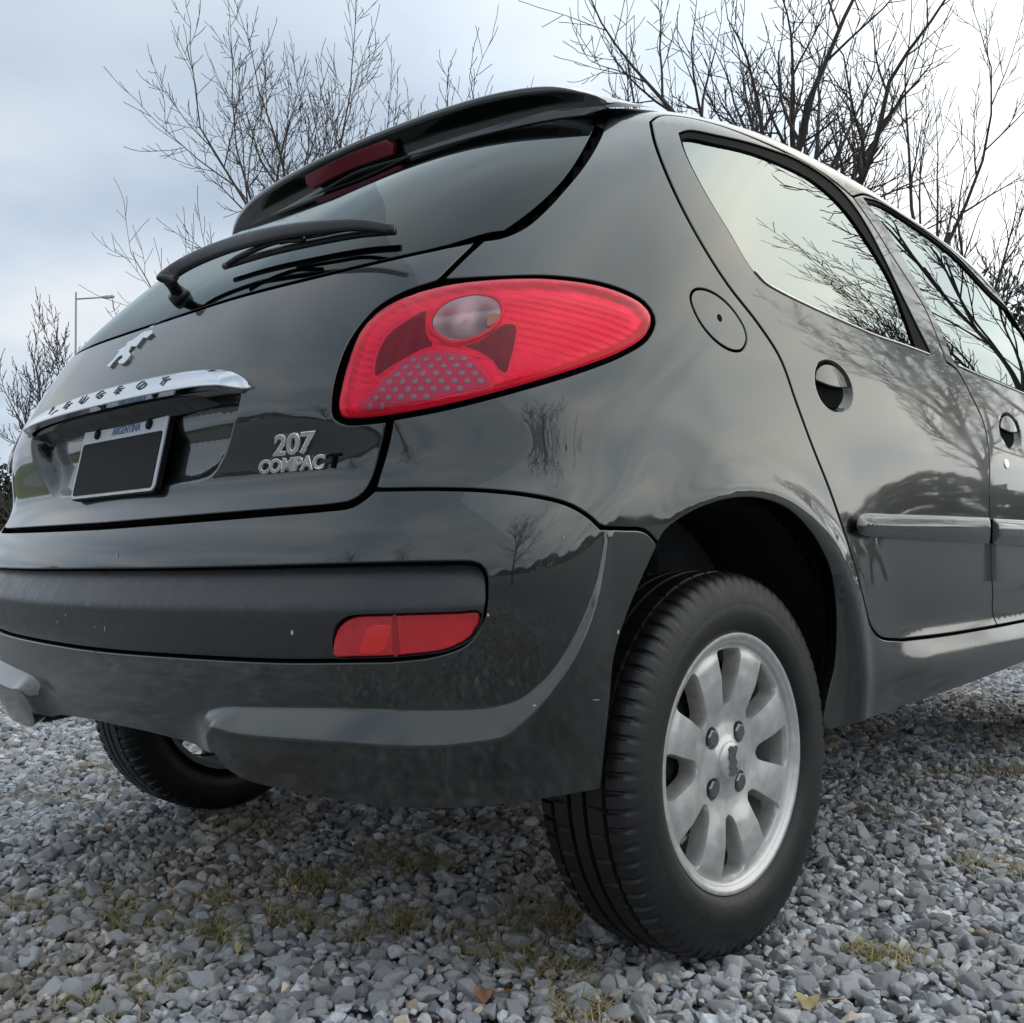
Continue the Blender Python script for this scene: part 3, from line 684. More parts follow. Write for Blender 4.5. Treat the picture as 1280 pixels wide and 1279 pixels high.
# handle cups
def cup(center_px, ru, rv, dep):
    c = uv_of(pix(np.array([center_px])))[0]
    def f(uv):
        e = ((np.abs(uv[:,0])-c[0])/ru)**2+((uv[:,1]-c[1])/rv)**2
        return -dep*np.clip(1-e, 0, 1)**.75
    return c, f
c_h1, cup1 = cup((1042,483), .070, .046, .030); c_h2, cup2 = cup((1263,540), .075, .046, .030)
D_rdoor = lambda uv: side_relief(uv)+cup1(uv); D_fdoor = lambda uv: side_relief(uv)+cup2(uv)
ell = lambda c, ru, rv, n=40: np.stack([c[0]+ru*np.cos(np.linspace(0, 2*math.pi, n)[:-1]), c[1]+rv*np.sin(np.linspace(0, 2*math.pi, n)[:-1])], -1)
cupring = lambda c, k=1.0: np.vstack([ell(c, .070*k, .046*k, 60), ell(c, .070*k, .046*k, 60)[:1]])
rear_door = panel('rear_door', rear_door_loop, M['paint'], car, holes=[win_loop], sp=.018, D=D_rdoor, mirror='copy', gap=.0024, depth=.016, extra=[cupring(c_h1,k) for k in (1.05,1.0,.96,.90,.8)], fine=(.007,(c_h1-.085, c_h1+.085)))
ws = panel('window_seal', win_loop, M['rubber_black'], rear_door, holes=[gl_loop], sp=.02, gap=.0002, bev=.0012, off=-.003, depth=.012)
panel('window_glass', gl_loop, M['glass'], rear_door, sp=.03, gap=-.002, bev=.0005, off=-.007, depth=.003, rim=False, mirror='copy')
# front door
front_far = XYZ([(.70,1.52,1.25),(.735,1.66,1.14),(.775,1.78,1.03)])
L_ft = np.vstack([PXL([(1066,246),(1081,243),(1132,271),(1190,312),(1241,362),(1280,402)]), front_far])
L_ff = ULINE([front_far[-1], (US+1.52,.95), (US+1.50,.60), (US+1.40,.43), (US+1.33,.415)])
L_fb = np.vstack([L_ff[-1:], PXL([(1280,776),(1246,782.5)])])
front_door_loop = Loop([L_m1, L_m2, L_ft, L_ff, L_fb], .012)
fw1 = PXL([(1080,248),(1095,268),(1112,290),(1128,318),(1145,350),(1160,380),(1173,405),(1184,432),(1196,455),(1230,470),(1280,491)])
fwf = XYZ([(.785,1.66,1.02),(.755,1.62,1.10),(.705,1.48,1.24)])
fw2 = np.vstack([fwf[2:], PXL([(1280,404),(1241,368),(1190,315),(1132,272),(1100,253),(1080,248)])])
fwin_loop = Loop([np.vstack([fw1, fwf[:1]]), fwf, fw2], .010)
fc = fwin_loop.uv.mean(0)
fg_loop = shrink(fwin_loop, .007)
front_door = panel('front_door', front_door_loop, M['paint'], car, holes=[fwin_loop], sp=.022, D=D_fdoor, mirror='copy', gap=.0024, depth=.016, extra=[cupring(c_h2,k) for k in (1.05,1.0,.96,.90,.8)], fine=(.008,(c_h2-.085, c_h2+.085)))
panel('window_seal', fwin_loop, M['rubber_black'], front_door, holes=[fg_loop], sp=.02, gap=.0002, bev=.0012, off=-.003, depth=.012)
panel('window_glass', fg_loop, M['glass'], front_door, sp=.03, gap=-.002, bev=.0005, off=-.007, depth=.003, rim=False, mirror='copy')

# ---- body shell: quarters, pillars, sills, rear roof
ap_r = PXL([(761,133),(749.6,170),(730,205),(705,236),(680,263),(655,284),(625,297),(604,300)])      # tailgate opening, right side
ap_e = PXL([(604,300),(580,322),(552,350)])
ap_l = PXL([(552,350),(620,346.5),(692,346),(763,357.5),(805.5,378),(818,399.5),(809,422.5),(779.5,442),(728,462.5),(642,488.5),(556,510.5),(490,523)])
ap_d = PXL([(490,525),(484,556),(473,594),(468,611)])
vtop = uv_of(np.array([[0,.05,1.48]]))[0]
ap_t = crom(np.array([[0,vtop[1]],[.25,vtop[1]-.004],[ap_r[0,0]*.8,vtop[1]*.35+ap_r[0,1]*.65],[ap_r[0,0],ap_r[0,1]]]), 10)
arch_px = [(823,681),(829.6,667),(843,654),(863.5,640.5),(882,632),(902,626),(922,623.5),(941,624),(961,628),(980,636),(998,650),(1013.7,668),(1027,690),(1038,716),(1045,769.6),(1043,832.6),(1035,870),(1028,905)]
L_arch = PXL(arch_px, side_relief)
sill_px = [(1028,905),(1036,912),(1064.5,905.6),(1136,882),(1214.6,854),(1280,828)]
L_sill = np.vstack([PXL(sill_px, side_relief), [[US+1.55,.325]]])
L_bt2 = np.vstack([L_top2, L_top3[1:]]); L_bt2 = np.vstack([ap_d[-1:], L_bt2[1:]])
L_arch[0] = L_bt2[-1]; L_sill[0] = L_arch[-1]; ap_e[0] = ap_r[-1]; ap_l[0] = ap_e[-1]; ap_d[0] = ap_l[-1]
UF = US+1.55; VTOP = VMAX-.02
shell_loop = Loop([ap_t, np.vstack([ap_t[-1:], ap_r[1:]]), ap_e, ap_l, ap_d, L_bt2, L_arch, L_sill, np.array([[UF,.325],[UF,VTOP]]), ULINE([[UF,VTOP],[US,VTOP],[PX+.5,VTOP],[PX,VTOP],[0,VTOP]],20), (np.array([[0,VTOP],[0,ap_t[0,1]]]), True)], .012)
doors_hole = Loop([L_q, np.vstack([L_db, L_fb[::-1][1:]]), L_ff[::-1], L_ft[::-1], L_dt], .012)
# fuel flap: a round lid
cfl = uv_of(pix(np.array([(898.5,400.5)])))[0]
def circle_on(c, r, n=48):
    P = S0(np.array([c[0]]), np.array([c[1]]))[0]; Nn = Vector(nrm0(P[None])[0]); t = Nn.cross(Vector((0,0,1))).normalized(); b = Nn.cross(t)
    return uv_of(np.array([Vector(P)+(t*math.cos(a)+b*math.sin(a))*r for a in np.linspace(0, 2*math.pi, n)[:-1]]))
fl = PXL([(864,372),(868,363.5),(878,362),(892,367),(908,379),(922,396),(931,413),(932.5,427),(926,437.5),(915,437.5),(900,429.5),(884,414),(871,394)], closed=True, n=5)
flap_loop = closed(fl, .006)
shell = panel('body_shell', shell_loop, M['paint'], car, holes=[doors_hole, flap_loop], sp=.020, D=side_relief, mirror='join', gap=.0024, depth=.018, label='grey painted body sides, pillars and roof')
flap = panel('fuel_flap', flap_loop, M['paint'], car, sp=.014, gap=.0010, bev=.0014, depth=.012, D=side_relief, label='round fuel flap with a keyhole')
kh = uv_of(pix(np.array([(899.5,397.5)])))[0]
panel('keyhole', closed(circle_on(kh, .0065, 20), .003), M['void'], flap, off=.0006, sp=.01, gap=0, bev=.0008, depth=.004)
# black sheet behind every gap (never behind the panes)
def inner_sheet():
    us = np.arange(0, UF, .02); vs = np.arange(.26, VMAX+.01, .02)
    U, Vv = np.meshgrid(us, vs, indexing='ij'); uv = np.stack([U, Vv], -1)
    P = surf(uv.reshape(-1,2), None, -.020)
    c = (uv[:-1,:-1]+.01).reshape(-1,2)
    low = np.vstack([L_bval[::-1], L_bbot[::-1], L_barch[::-1], L_arch, L_sill]); region = np.vstack([low, [UF,VMAX+.1], [0,VMAX+.1]])
    ok = inpoly(c, region)
    for l in (rg_loop, gl_loop, fg_loop):
        m = l.uv.mean(0); ok &= ~inpoly(c, m+(l.uv-m)*1.0)
    ok &= ~inpoly(c, lampc.uv)
    ok &= ~inpoly(c, np.vstack([rec_line+[.012,0], [-.02, rec_line[-1,1]-.02], [-.02, rec_line[0,1]+.02]]))
    nv = len(vs); idx = np.arange(len(us)*nv).reshape(len(us), nv); F = np.stack([idx[:-1,:-1], idx[1:,:-1], idx[1:,1:], idx[:-1,1:]], -1).reshape(-1,4)[ok]
    mesh_obj('inner_panel', np.vstack([P, P*[-1,1,1]]), [tuple(f) for f in F]+[tuple(f[::-1]+len(P)) for f in F], M['void'], car)
inner_sheet()
# ---- roof sheet between the side rails and the front of the car
def roof_cap():
    xs = np.linspace(-PX-.03, PX+.03, 13); ys = np.linspace(PY-.03, PY+1.56, 33)
    X, Y = np.meshgrid(xs, ys, indexing='ij'); lo = np.full(X.shape, 1.0); hi = np.full(X.shape, 1.7)
    for _ in range(30):
        m = (lo+hi)/2; ins = F3(np.stack([X, Y, m], -1)) < 0; lo = np.where(ins, m, lo); hi = np.where(ins, hi, m)
    P = np.stack([X, Y, lo+.0015], -1).reshape(-1,3); n = len(ys); idx = np.arange(len(P)).reshape(13, n)
    F = np.stack([idx[:-1,:-1], idx[1:,:-1], idx[1:,1:], idx[:-1,1:]], -1).reshape(-1,4)
    mesh_obj('roof', P, [tuple(f) for f in F], M['paint'], car)
roof_cap()
def front_end():
    ys = np.r_[np.linspace(PY+1.55, 2.95, 46), 3.0, 3.03, 3.045]; ph = np.radians(np.linspace(-28, 208, 72))
    O = np.stack([0*ys, ys, 0*ys+.55], -1)[:,None,:]; D = np.stack([np.cos(ph), 0*ph, np.sin(ph)], -1)[None]
    lo = np.zeros((len(ys), len(ph))); hi = lo+1.4
    for _ in range(30):
        m = (lo+hi)/2; ins = F3(O+D*m[...,None]) < 0; lo = np.where(ins, m, lo); hi = np.where(ins, hi, m)
    P = O+D*lo[...,None]; n = len(ph); idx = np.arange(P[...,0].size).reshape(len(ys), n)
    F = np.stack([idx[:-1,:-1], idx[:-1,1:], idx[1:,1:], idx[1:,:-1]], -1).reshape(-1,4)
    Q = P.reshape(-1,3); c = Q[F].mean(1); nn = unit(np.cross(Q[F[:,1]]-Q[F[:,0]], Q[F[:,2]]-Q[F[:,0]]))
    arch = (np.hypot(c[:,1]-2.44, c[:,2]-.30) < .37) & (np.abs(c[:,0]) > .6)
    screen = (c[:,1] < 2.02) & (c[:,2] > 1.0) & (np.abs(c[:,0]) < .70)
    F1 = F[~arch & ~screen]; F2 = F[screen & ~arch]
    mesh_obj('front_body', Q, [tuple(f) for f in F1]+[tuple(idx[-1])], M['paint'], car)
    mesh_obj('windscreen', Q, [tuple(f) for f in F2], M['rear_glass'], car)
front_end()

# ---- roof spoiler with the third brake lamp
sp_bot_px = [(430,222),(455,213),(517.5,195.5),(580,177),(649,160),(700,149.5),(735,143),(757,135)]
sp_top_px = [(400,196),(440,176),(508,148.6),(555,132),(602,118),(640,110),(672,106),(696,106.4),(728.5,113.4),(745,119),(760,127)]
g_edge = lambda x: -.108+.22*np.abs(x)**2
def edge_hits(px, f):
    r = pix_rays(crom(px, 12)); st = np.linspace(1.2, 3.4, 4000); P = CAM_POS+r[:,None,:]*st[None,:,None]
    H = P[...,1]-f(P[...,0]); return P[np.arange(len(r)), (H > 0).argmax(1)]
SPC = edge_hits(sp_bot_px, g_edge); SPC = SPC[np.argsort(SPC[:,0])]; SPC = SPC[SPC[:,0] >= -.02]
print('F at spoiler foot', np.round(F3(SPC)[::10],4).tolist())
yC = lambda x: np.interp(np.abs(x), SPC[:,0], SPC[:,1]); zC = lambda x: np.interp(np.abs(x), SPC[:,0], SPC[:,2])
XE = SPC[-1,0]
def sp_back(x): return .040*np.clip(1-(np.abs(x)/XE)**6, 0, 1)
def sp_edge():
    return edge_hits(sp_top_px, lambda x: yC(x)-sp_back(x))
SPB = sp_edge(); SPB = SPB[np.argsort(SPB[:,0])]
print('spoiler C', np.round(SPC[::16],3).tolist(), 'B', np.round(SPB[::16],3).tolist())
def spoiler():
    xs = np.linspace(0, XE, 44); V = []; ns = 0
    for x in xs:
        C = np.array([x, yC(x), zC(x)]); B = np.array([x, C[1]-sp_back(x), max(np.interp(x, SPB[:,0], SPB[:,2]), C[2]+.004)])
        e = min(1.0, (XE-x)/.10); ya = C[1]+.16
        lo, hi = 1.0, 1.7
        for _ in range(30):
            m = (lo+hi)/2
            if F3(np.array([x*.985, ya, m])) < 0: lo = m
            else: hi = m
        A = np.array([x, ya, lo+.001])
        Cf = C+np.array([0,.012,.002])
        mid = (A+B)/2+np.array([0,0,.006*e]); h = B[2]-C[2]
        sec = [A, A*.7+mid*.3, mid, mid*.4+B*.6+np.array([0,0,.003*e]), B+np.array([0,.014,.001*e]), B+np.array([0,.004,-.002]), B+np.array([0,.0005,-.007*e]), B+np.array([0,.006*e,-.018*e]),
               B*.62+C*.38+np.array([0,.016*e,0]), B*.35+C*.65+np.array([0,.014*e,0]), C+np.array([0,.004,.008*e]), C+np.array([0,.003,.002]), Cf+np.array([0,.03,.004])]
        V.append(sec); ns = len(sec)
    V = np.array(V); n = len(xs); idx = np.arange(n*ns).reshape(n, ns)
    F = np.stack([idx[:-1,:-1], idx[:-1,1:], idx[1:,1:], idx[1:,:-1]], -1).reshape(-1,4)
    P = V.reshape(-1,3); Pm = P*[-1,1,1]; k = len(P); cen = np.arange(k) < ns; mp = np.where(cen, np.arange(k), np.arange(k)+k)
    FF = [tuple(f) for f in F]+[tuple(int(mp[i]) for i in f[::-1]) for f in F]
    return mesh_obj('roof_spoiler', np.vstack([P, Pm]), FF, M['paint'], car)
spo = spoiler(); spo['label'] = 'roof spoiler over the rear window'
def brake_lamp():
    w = .142; xs = np.linspace(-w, w, 25); mb = MB(); V = []; prof = [(-1,-.002),(-1,.006),(-.85,.010),(.85,.010),(1,.006),(1,-.002)]
    for x in xs:
        t = abs(x)/w; k = 1 if t < .93 else math.sqrt(max(0.02, 1-((t-.93)/.07)**2))
        B = np.array([x, yC(x)-sp_back(x), np.interp(abs(x), SPB[:,0], SPB[:,2])]); C = np.array([x, yC(x), zC(x)])
        mdp = B*.44+C*.56; up = unit((B-C)[None])[0]; nn = np.array([0, -up[2], up[1]]); hh = .0165
        for a, d in prof: V.append(mdp+up*a*hh*k+nn*(d-.004))
    n = len(prof); F = [(i*n+j, i*n+j+1, (i+1)*n+j+1, (i+1)*n+j) for i in range(24) for j in range(n-1)]
    F += [tuple(range(n))[::-1], tuple(24*n+j for j in range(n))]
    o = mesh_obj('brake_lamp', V, F, M['brake_red'], spo, False); o['label'] = 'long dark red high brake lamp'; bevel(o, .002, 2)
    return o
brake_lamp()

# ---- chrome strip above the plate, letters, emblem, badges
stl = Loop([st_t, st_b, (np.array([[0,st_b[-1,1]],[0,st_t[0,1]]]), True)], .007)
def D_st(uv):
    q = absu(uv); a = polydist(q, st_t); b = polydist(q, st_b); t = a/(a+b+1e-6); w = smooth01((st_t[-1,0]-q[:,0])/.035); return .004+(.004+.016*t+.004*np.sqrt(np.clip(np.minimum(a,b)/.010, 0, 1)))*w
chrome = panel('chrome_strip', stl, M['chrome'], car, sp=.008, gap=0, bev=.002, depth=.016, D=D_st, mirror='join', label='chrome strip with raised lettering')
_uu = np.linspace(0, rec_line[:,0].max()*.93, 20); _vt = np.interp(_uu, st_b[::-1][:,0], st_b[::-1][:,1])
_vb = _vt-.017*np.clip(1-(_uu/_uu[-1])**5, 0, 1)-.004
un = Loop([np.stack([_uu, _vt], -1), np.array([[_uu[-1],_vt[-1]],[_uu[-1],_vb[-1]]]), np.stack([_uu, _vb], -1)[::-1], (np.array([[0,_vb[0]],[0,_vt[0]]]), True)], .008)
panel('handle_recess', un, M['black_plastic'], chrome, sp=.012, gap=.0005, bev=.002, depth=.018, D=lambda uv: -.026+.030*smooth01((uv[:,1]-np.interp(np.abs(uv[:,0]), _uu, _vb))/.022), mirror='join')
def font_mesh(txt, size, bold=0.0, shear=0.0, depth=.0012):
    cu = bpy.data.curves.new('lettering', 'FONT'); cu.body = txt; cu.size = size; cu.offset = bold; cu.shear = shear; cu.extrude = depth/2; cu.bevel_depth = depth*.25; cu.bevel_resolution = 1; cu.resolution_u = 4
    ob = bpy.data.objects.new('lettering', cu); COL.objects.link(ob)
    me = bpy.data.meshes.new_from_object(ob.evaluated_get(bpy.context.evaluated_depsgraph_get())); bpy.data.objects.remove(ob); bpy.data.curves.remove(cu)
    V = np.array([tuple(v.co) for v in me.vertices]); F = [tuple(p.vertices) for p in me.polygons]; bpy.data.meshes.remove(me)
    return V, F
def frame_at(px=None, uv=None, D=None, off=0.0):
    P = pix(np.array([px]), D, off)[0] if px is not None else None
    if uv is None: uv = uv_of(P[None])[0]
    uv = np.asarray(uv)[None]; Q, N = surf_n(uv, D, off); Q = Q[0]; N = N[0]
    r = (surf(uv+[[1e-3,0]], D, off)-surf(uv-[[1e-3,0]], D, off))[0]; r = r-N*np.dot(r, N); r = r/np.linalg.norm(r); u = np.cross(N, r)
    return Q, r, u, N
def lay(name, V, F, fr, m, parent, smooth=False, bendD=None):
    Q, r, u, N = fr
    W = Q+V[:,:1]*r+V[:,1:2]*u+V[:,2:3]*N
    return mesh_obj(name, W, F, m, parent, smooth)
def on_body(name, V, F, fr, m, parent, D=None, lift=.0):
    """letters bent onto the panel: planar position -> nearest uv -> surface"""
    Q, r, u, N = fr; W = Q+V[:,:1]*r+V[:,1:2]*u
    P, n = surf_n(uv_of(W), D, 0.0)
    return mesh_obj(name, P+n*(V[:,2:3]+lift), F, m, parent, False)
M['letter'] = mat('strip_letter', (0.06,0.065,0.075), 0.3, 0.6)
for ch, px in zip('PEUGEOT', [(61,523),(78,516),(96.5,510),(117,503.5),(141,497.5),(167,492.5),(196,487.5)]):
    V, F = font_mesh(ch, .0215, .0002, 0, .0012); V[:,0] *= 1.35; V[:,2] += .0018
    lay('letter', V, F, frame_at(px, D=D_st), M['letter'], chrome)
V, F = font_mesh('207', .0385, .0006, .30, .004); V[:,0] *= 1.30
badge = on_body('badge', V, F, frame_at((345,569)), M['chrome_dull'], gate, lift=.003); badge['label'] = 'worn chrome model number badge'
V, F = font_mesh('COMPAC', .0255, .0006, .24, .0035); V[:,0] *= 1.20; wC = V[:,0].max()
on_body('badge', V, F, frame_at((326,592)), M['chrome_dull'], gate, lift=.003)['label'] = 'chrome name badge under the number'
V, F = font_mesh('T', .0255, .0004, .24, .002); V[:,0] = V[:,0]*1.20+wC-.0005
on_body('badge', V, F, frame_at((326,592)), M['rubber_black'], gate, lift=.002)['label'] = 'last badge letter, worn to black'
# rearing-lion emblem: flat cast silhouette
emb_px = [(133.4,457),(141,450),(148,440.8),(150,439.4),(146.5,438.6),(154.5,433.8),(157.3,432.3),(159.4,427.4),(165,425.3),(172,420.4),(176,416.9),(181,414.4),(190,412.6),(190.3,416.2),(183.3,422.5),(179,421.8),(172,431),(170,433),(163.6,433),(160.8,439.4),(163.6,442.9),(159.4,449.2),(155,454),(150,454.9),(147,452.4),(153,447.1),(153,443.5),(148,446),(141,453.5),(136.9,459)]
def flat_shape(name, px, off, th, m, parent, step=.003):
    P = pix(np.array(px, float), None, off); Nn = nrm0(P); n = len(P)
    V = np.vstack([P+Nn*0, P-Nn*th]); F = [tuple(range(n)), tuple(range(2*n-1, n-1, -1))]+[(i, n+i, n+(i+1)%n, (i+1)%n) for i in range(n)]
    nn = np.cross(P[1]-P[0], P[2]-P[0])
    o = mesh_obj(name, V, F, m, parent, False)
    bm = bmesh.new(); bm.from_mesh(o.data); bmesh.ops.triangulate(bm, faces=bm.faces[:]); bmesh.ops.recalc_face_normals(bm, faces=bm.faces[:]); bm.to_mesh(o.data); bm.free()
    return o
flat_shape('emblem', emb_px, .0045, .004, M['chrome'], gate)['label'] = 'small chrome animal emblem'

# ---- chips and scuffs
for i, (px, w, h) in enumerate([((365,791),3,7),((131,786),1.2,7),((118,784),2.5,1.2),((72,778),1,5),((82,769),1,4),((146,694),1.2,8),((668,882),5,2.2),((610,769),3,4),((773,790),2.5,6),((705,612+60),2.5,1.5),((715,879),9,.8),((745,875),9,.8),((708,560),.8,10)]):
    x, y = px; r_ = random.Random(i); sh = [(x+w*math.cos(a)*r_.uniform(.6,1.1)*.6, y+h*math.sin(a)*r_.uniform(.6,1.1)*.6) for a in np.linspace(0, 2*math.pi, 10)[:-1]]
    isst = y > 765 and x < 380
    P = pix(np.array(sh), D_strip if isst else D_bumper, .0007); n = len(P); mesh_obj('paint_chip', P, [tuple(range(n))], M['rubber_black'] if i == 12 else M['chip'], strip if isst else bumper, False)

# ---- number plate: white rim, black field (its characters are covered in the photograph)
def plate():
    Q = pix(np.array([(158,522)]), D_gate)[0]
    c = np.array([0.0, -.600, .775]); d2 = pix_rays(np.array([(140,611)]))[0]; s2 = (0-CAM_POS[0])/d2[0]; Bm = CAM_POS+d2*s2; d = pix_rays(np.array([(158.5,525.5)]))[0]; s = (0-CAM_POS[0])/d[0]; T = CAM_POS+d*s; up = unit((T-Bm)[None])[0]; print('plate', T, Bm); rt = np.array([1.,0,0]); nn = np.cross(rt, up)
    # measured: top edge mid-point of the plate lies on the centre plane
    c = T-up*.0645
    def rr(w, h, r, z, n=6):
        pts = []
        for cx, cy, a0 in ((w-r,h-r,0),(-w+r,h-r,90),(-w+r,-h+r,180),(w-r,-h+r,270)):
            for k in range(n+1):
                a = R(a0+90*k/n); pts.append(c+rt*(cx+r*math.cos(a))+up*(cy+r*math.sin(a))+nn*z)
        return pts
    def slab(name, w, h, r, z0, z1, m, par, dy=0):
        a = [p+up*dy for p in rr(w,h,r,z1)]; b = [p+up*dy for p in rr(w,h,r,z0)]; n = len(a)
        return mesh_obj(name, a+b, [tuple(range(n))]+[(i, n+i, n+(i+1)%n, (i+1)%n) for i in range(n)][::1]+[tuple(range(2*n-1, n-1, -1))], m, par, False)
    fr = slab('number_plate', .150, .067, .012, -.008, .0, M['plate_black'], car); fr['label'] = 'number plate, white rim with black field'
    slab('plate_sheet', .147, .0645, .011, .0, .0022, M['plate_white'], fr)
    slab('plate_field', .139, .046, .006, .0022, .0036, M['plate_black'], fr, -.0135)
    V, F = font_mesh('ARGENTINA', .019, .0003, 0, .0006); V[:,0] = (V[:,0]-V[:,0].mean())*.92
    lay('lettering', V, F, (c+up*.0405+nn*.0026, rt, up, nn), M['plate_blue'], fr)
    for sx in (-1, 1):
        mb = MB(); o = c+rt*sx*.091+up*.047+nn*.002
        mb.tube([o, o+nn*.004, o+nn*.0055], [.0085,.0085,.005], 12); mb.build('plate_bolt', M['plate_black'], fr, True)
plate()

# ---- rear wiper
def wiper():
    arm = pix(crom([(206,352),(214,342),(240,326),(290,306),(350,291),(400,284),(450,281),(490,286)], 6), None, .045)
    up = np.array([0,-.6,.8])
    mb = MB(); n = len(arm); rad = np.interp(np.linspace(0,1,n), [0,.06,.3,.75,1], [.016,.019,.017,.011,.007])
    mb.tube(arm, rad, 10, True, flat=(0,.65,.75))
    o = mb.build('rear_wiper', M['wiper'], car, True); o['label'] = 'black rear wiper lying across the lower window'
    piv = pix(np.array([(226,372)]), None, .0)[0]; top = arm[3]
    mb = MB(); mb.tube([piv, piv*.4+top*.6, top], [.012,.010,.012], 10); mb.tube([piv-[0,-.004,.003], piv+[0,-.012,.008]], [.019,.016], 14); mb.build('pivot', M['wiper'], o, True)
    bl = pix(crom([(281,333),(330,318),(390,304),(450,293),(494,289)], 6), None, .014)
    mb = MB(); mb.tube(bl, [.006]*len(bl), 8); mb.build('blade', M['wiper'], o, True)
    b2 = pix(crom([(284,331),(300,321),(345,302),(380,299)], 6), None, .030); b3 = pix(crom([(350,303),(400,293),(440,286),(480,289)], 6), None, .026)
    mb = MB(); mb.tube(b2, [.005]*len(b2), 6); mb.tube(b3, [.004]*len(b3), 6); mb.build('blade_frame', M['wiper'], o, True)
wiper()

# ---- door mouldings, handles, window trim
def moulding(px_top, px_bot, parent, name='side_moulding'):
    t = PXL(px_top, off=.01); b = PXL(px_bot, off=.01)
    lp = Loop([t, np.vstack([t[-1:], b[:1]]), b, np.vstack([b[-1:], t[:1]])], .008)
    v0 = np.interp(lp.uv[:,0], lp.uv[:,0], lp.uv[:,1]); line = np.vstack([lp.uv, lp.uv[:1]])
    Dm = lambda uv: side_relief(uv)+.006+.014*np.sqrt(np.clip(polydist(absu(uv), line)/.022, 0, 1))
    return panel(name, lp, M['paint'], parent, sp=.010, gap=.0005, bev=.002, depth=.02, D=Dm, mirror='copy')
moulding([(1066,657),(1069,646),(1077,641),(1120,641.5),(1180,643.5),(1239,646)], [(1240,680.5),(1180,677.5),(1120,674),(1078,671),(1069,667),(1066,657)], rear_door)
moulding([(1243,647),(1280,649),(1330,651)], [(1330,688),(1280,683.5),(1244,681)], front_door)
def handle(c, parent):
    """pull flap filling the upper half of the cup"""
    pts = ell(c, .062, .040, 40); n = len(pts); top = pts[(pts[:,1] > c[1]+.004)]
    top = top[np.argsort(top[:,0])]; low = np.stack([np.linspace(top[-1,0], top[0,0], 14), c[1]+.004-.006*np.sin(np.linspace(0, math.pi, 14))], -1)
    lp = closed(np.vstack([top, low]), .005)
    Dh = lambda uv: side_relief(uv)+.003*(1-((np.abs(uv[:,0])-c[0])/.062)**2)-.003
    panel('handle', lp, M['paint'], parent, sp=.008, gap=.0015, bev=.002, depth=.010, D=Dh, mirror='copy')
    lo = closed(np.vstack([ell(c, .058, .037, 40)[[i for i in range(39) if ell(c, .058, .037, 40)[i,1] <= c[1]+.016]]]), .005)
    panel('handle_pocket', lo, M['void'], parent, sp=.010, gap=.001, bev=.001, depth=.004, D=lambda uv: side_relief(uv)-.0105)
handle(c_h1, rear_door); handle(c_h2, front_door)
lk = uv_of(pix(np.array([(1257,580)])))[0]
panel('door_lock', closed(ell(lk, .016, .012, 24), .004), M['chrome_dull'], front_door, sp=.008, gap=0, bev=.002, depth=.006, off=.002, D=side_relief)
def trim_line(px, parent, off, r, m, name):
    P = pix(crom(px, 6), None, off); mb = MB(); mb.tube(P, r, 6); mb.build(name, m, parent, True)
trim_line([(944,339),(957,353),(977,365),(1014.6,383.5),(1060,404),(1093,418.5),(1130,431),(1162,443)], rear_door, .001, .0022, M['chrome_dull'], 'waist_trim')
trim_line([(1198,457),(1230,471),(1280,492)], front_door, .001, .0022, M['chrome_dull'], 'waist_trim')

# ---- wheels
ZW = .2914; RT = .2915
def tyre_mesh():
    half = [(0,.2915,0),(.010,.2915,0),(.0112,.2850,0),(.0165,.2850,0),(.0177,.2913,0),(.032,.2910,0),(.0432,.2905,0),(.0444,.2845,0),(.049,.2845,0),(.0502,.2900,1),(.056,.2894,1),(.062,.2882,1),(.068,.2862,1),(.0735,.2830,1),(.0775,.2785,1),(.0805,.272,.6),(.0835,.262,0),(.0862,.250,0),(.0872,.240,0),(.0872,.2385,0),(.0878,.236,0),(.0875,.225,0),(.0855,.213,0),(.0825,.2045,0),(.0790,.200,0),(.0760,.1975,0),(.0715,.1945,0),(.066,.1900,0)]
    prof = [(-a,b,c) for a,b,c in half[::-1][:-1]]+half
    NT = 576; th = np.linspace(0, 2*math.pi, NT, endpoint=False); pr = np.array(prof)
    X = np.repeat(pr[None,:,0], NT, 0); Rr = np.repeat(pr[None,:,1], NT, 0); g = pr[None,:,2]
    k = np.arange(NT) % 8; grv = ((k == 0) | (k == 1))[:,None]
    jit = (np.arange(NT)//8*7919 % 5 == 0)[:,None]
    Rr = Rr-np.where(grv, g*.0042, 0)
    inn = (np.abs(pr[:,0]) < .045) & (np.abs(pr[:,0]) > .018); k2 = (np.arange(NT)+4) % 12
    Rr = Rr-np.where((k2 == 0)[:,None] & inn[None], .0028, 0)
    Y = Rr*np.cos(th)[:,None]; Z = Rr*np.sin(th)[:,None]
    V = np.stack([X, Y, Z], -1); m = len(prof); idx = np.arange(NT*m).reshape(NT, m); nx = np.roll(idx, -1, 0)
    F = np.stack([idx[:,:-1], idx[:,1:], nx[:,1:], nx[:,:-1]], -1).reshape(-1,4)
    return V.reshape(-1,3), F
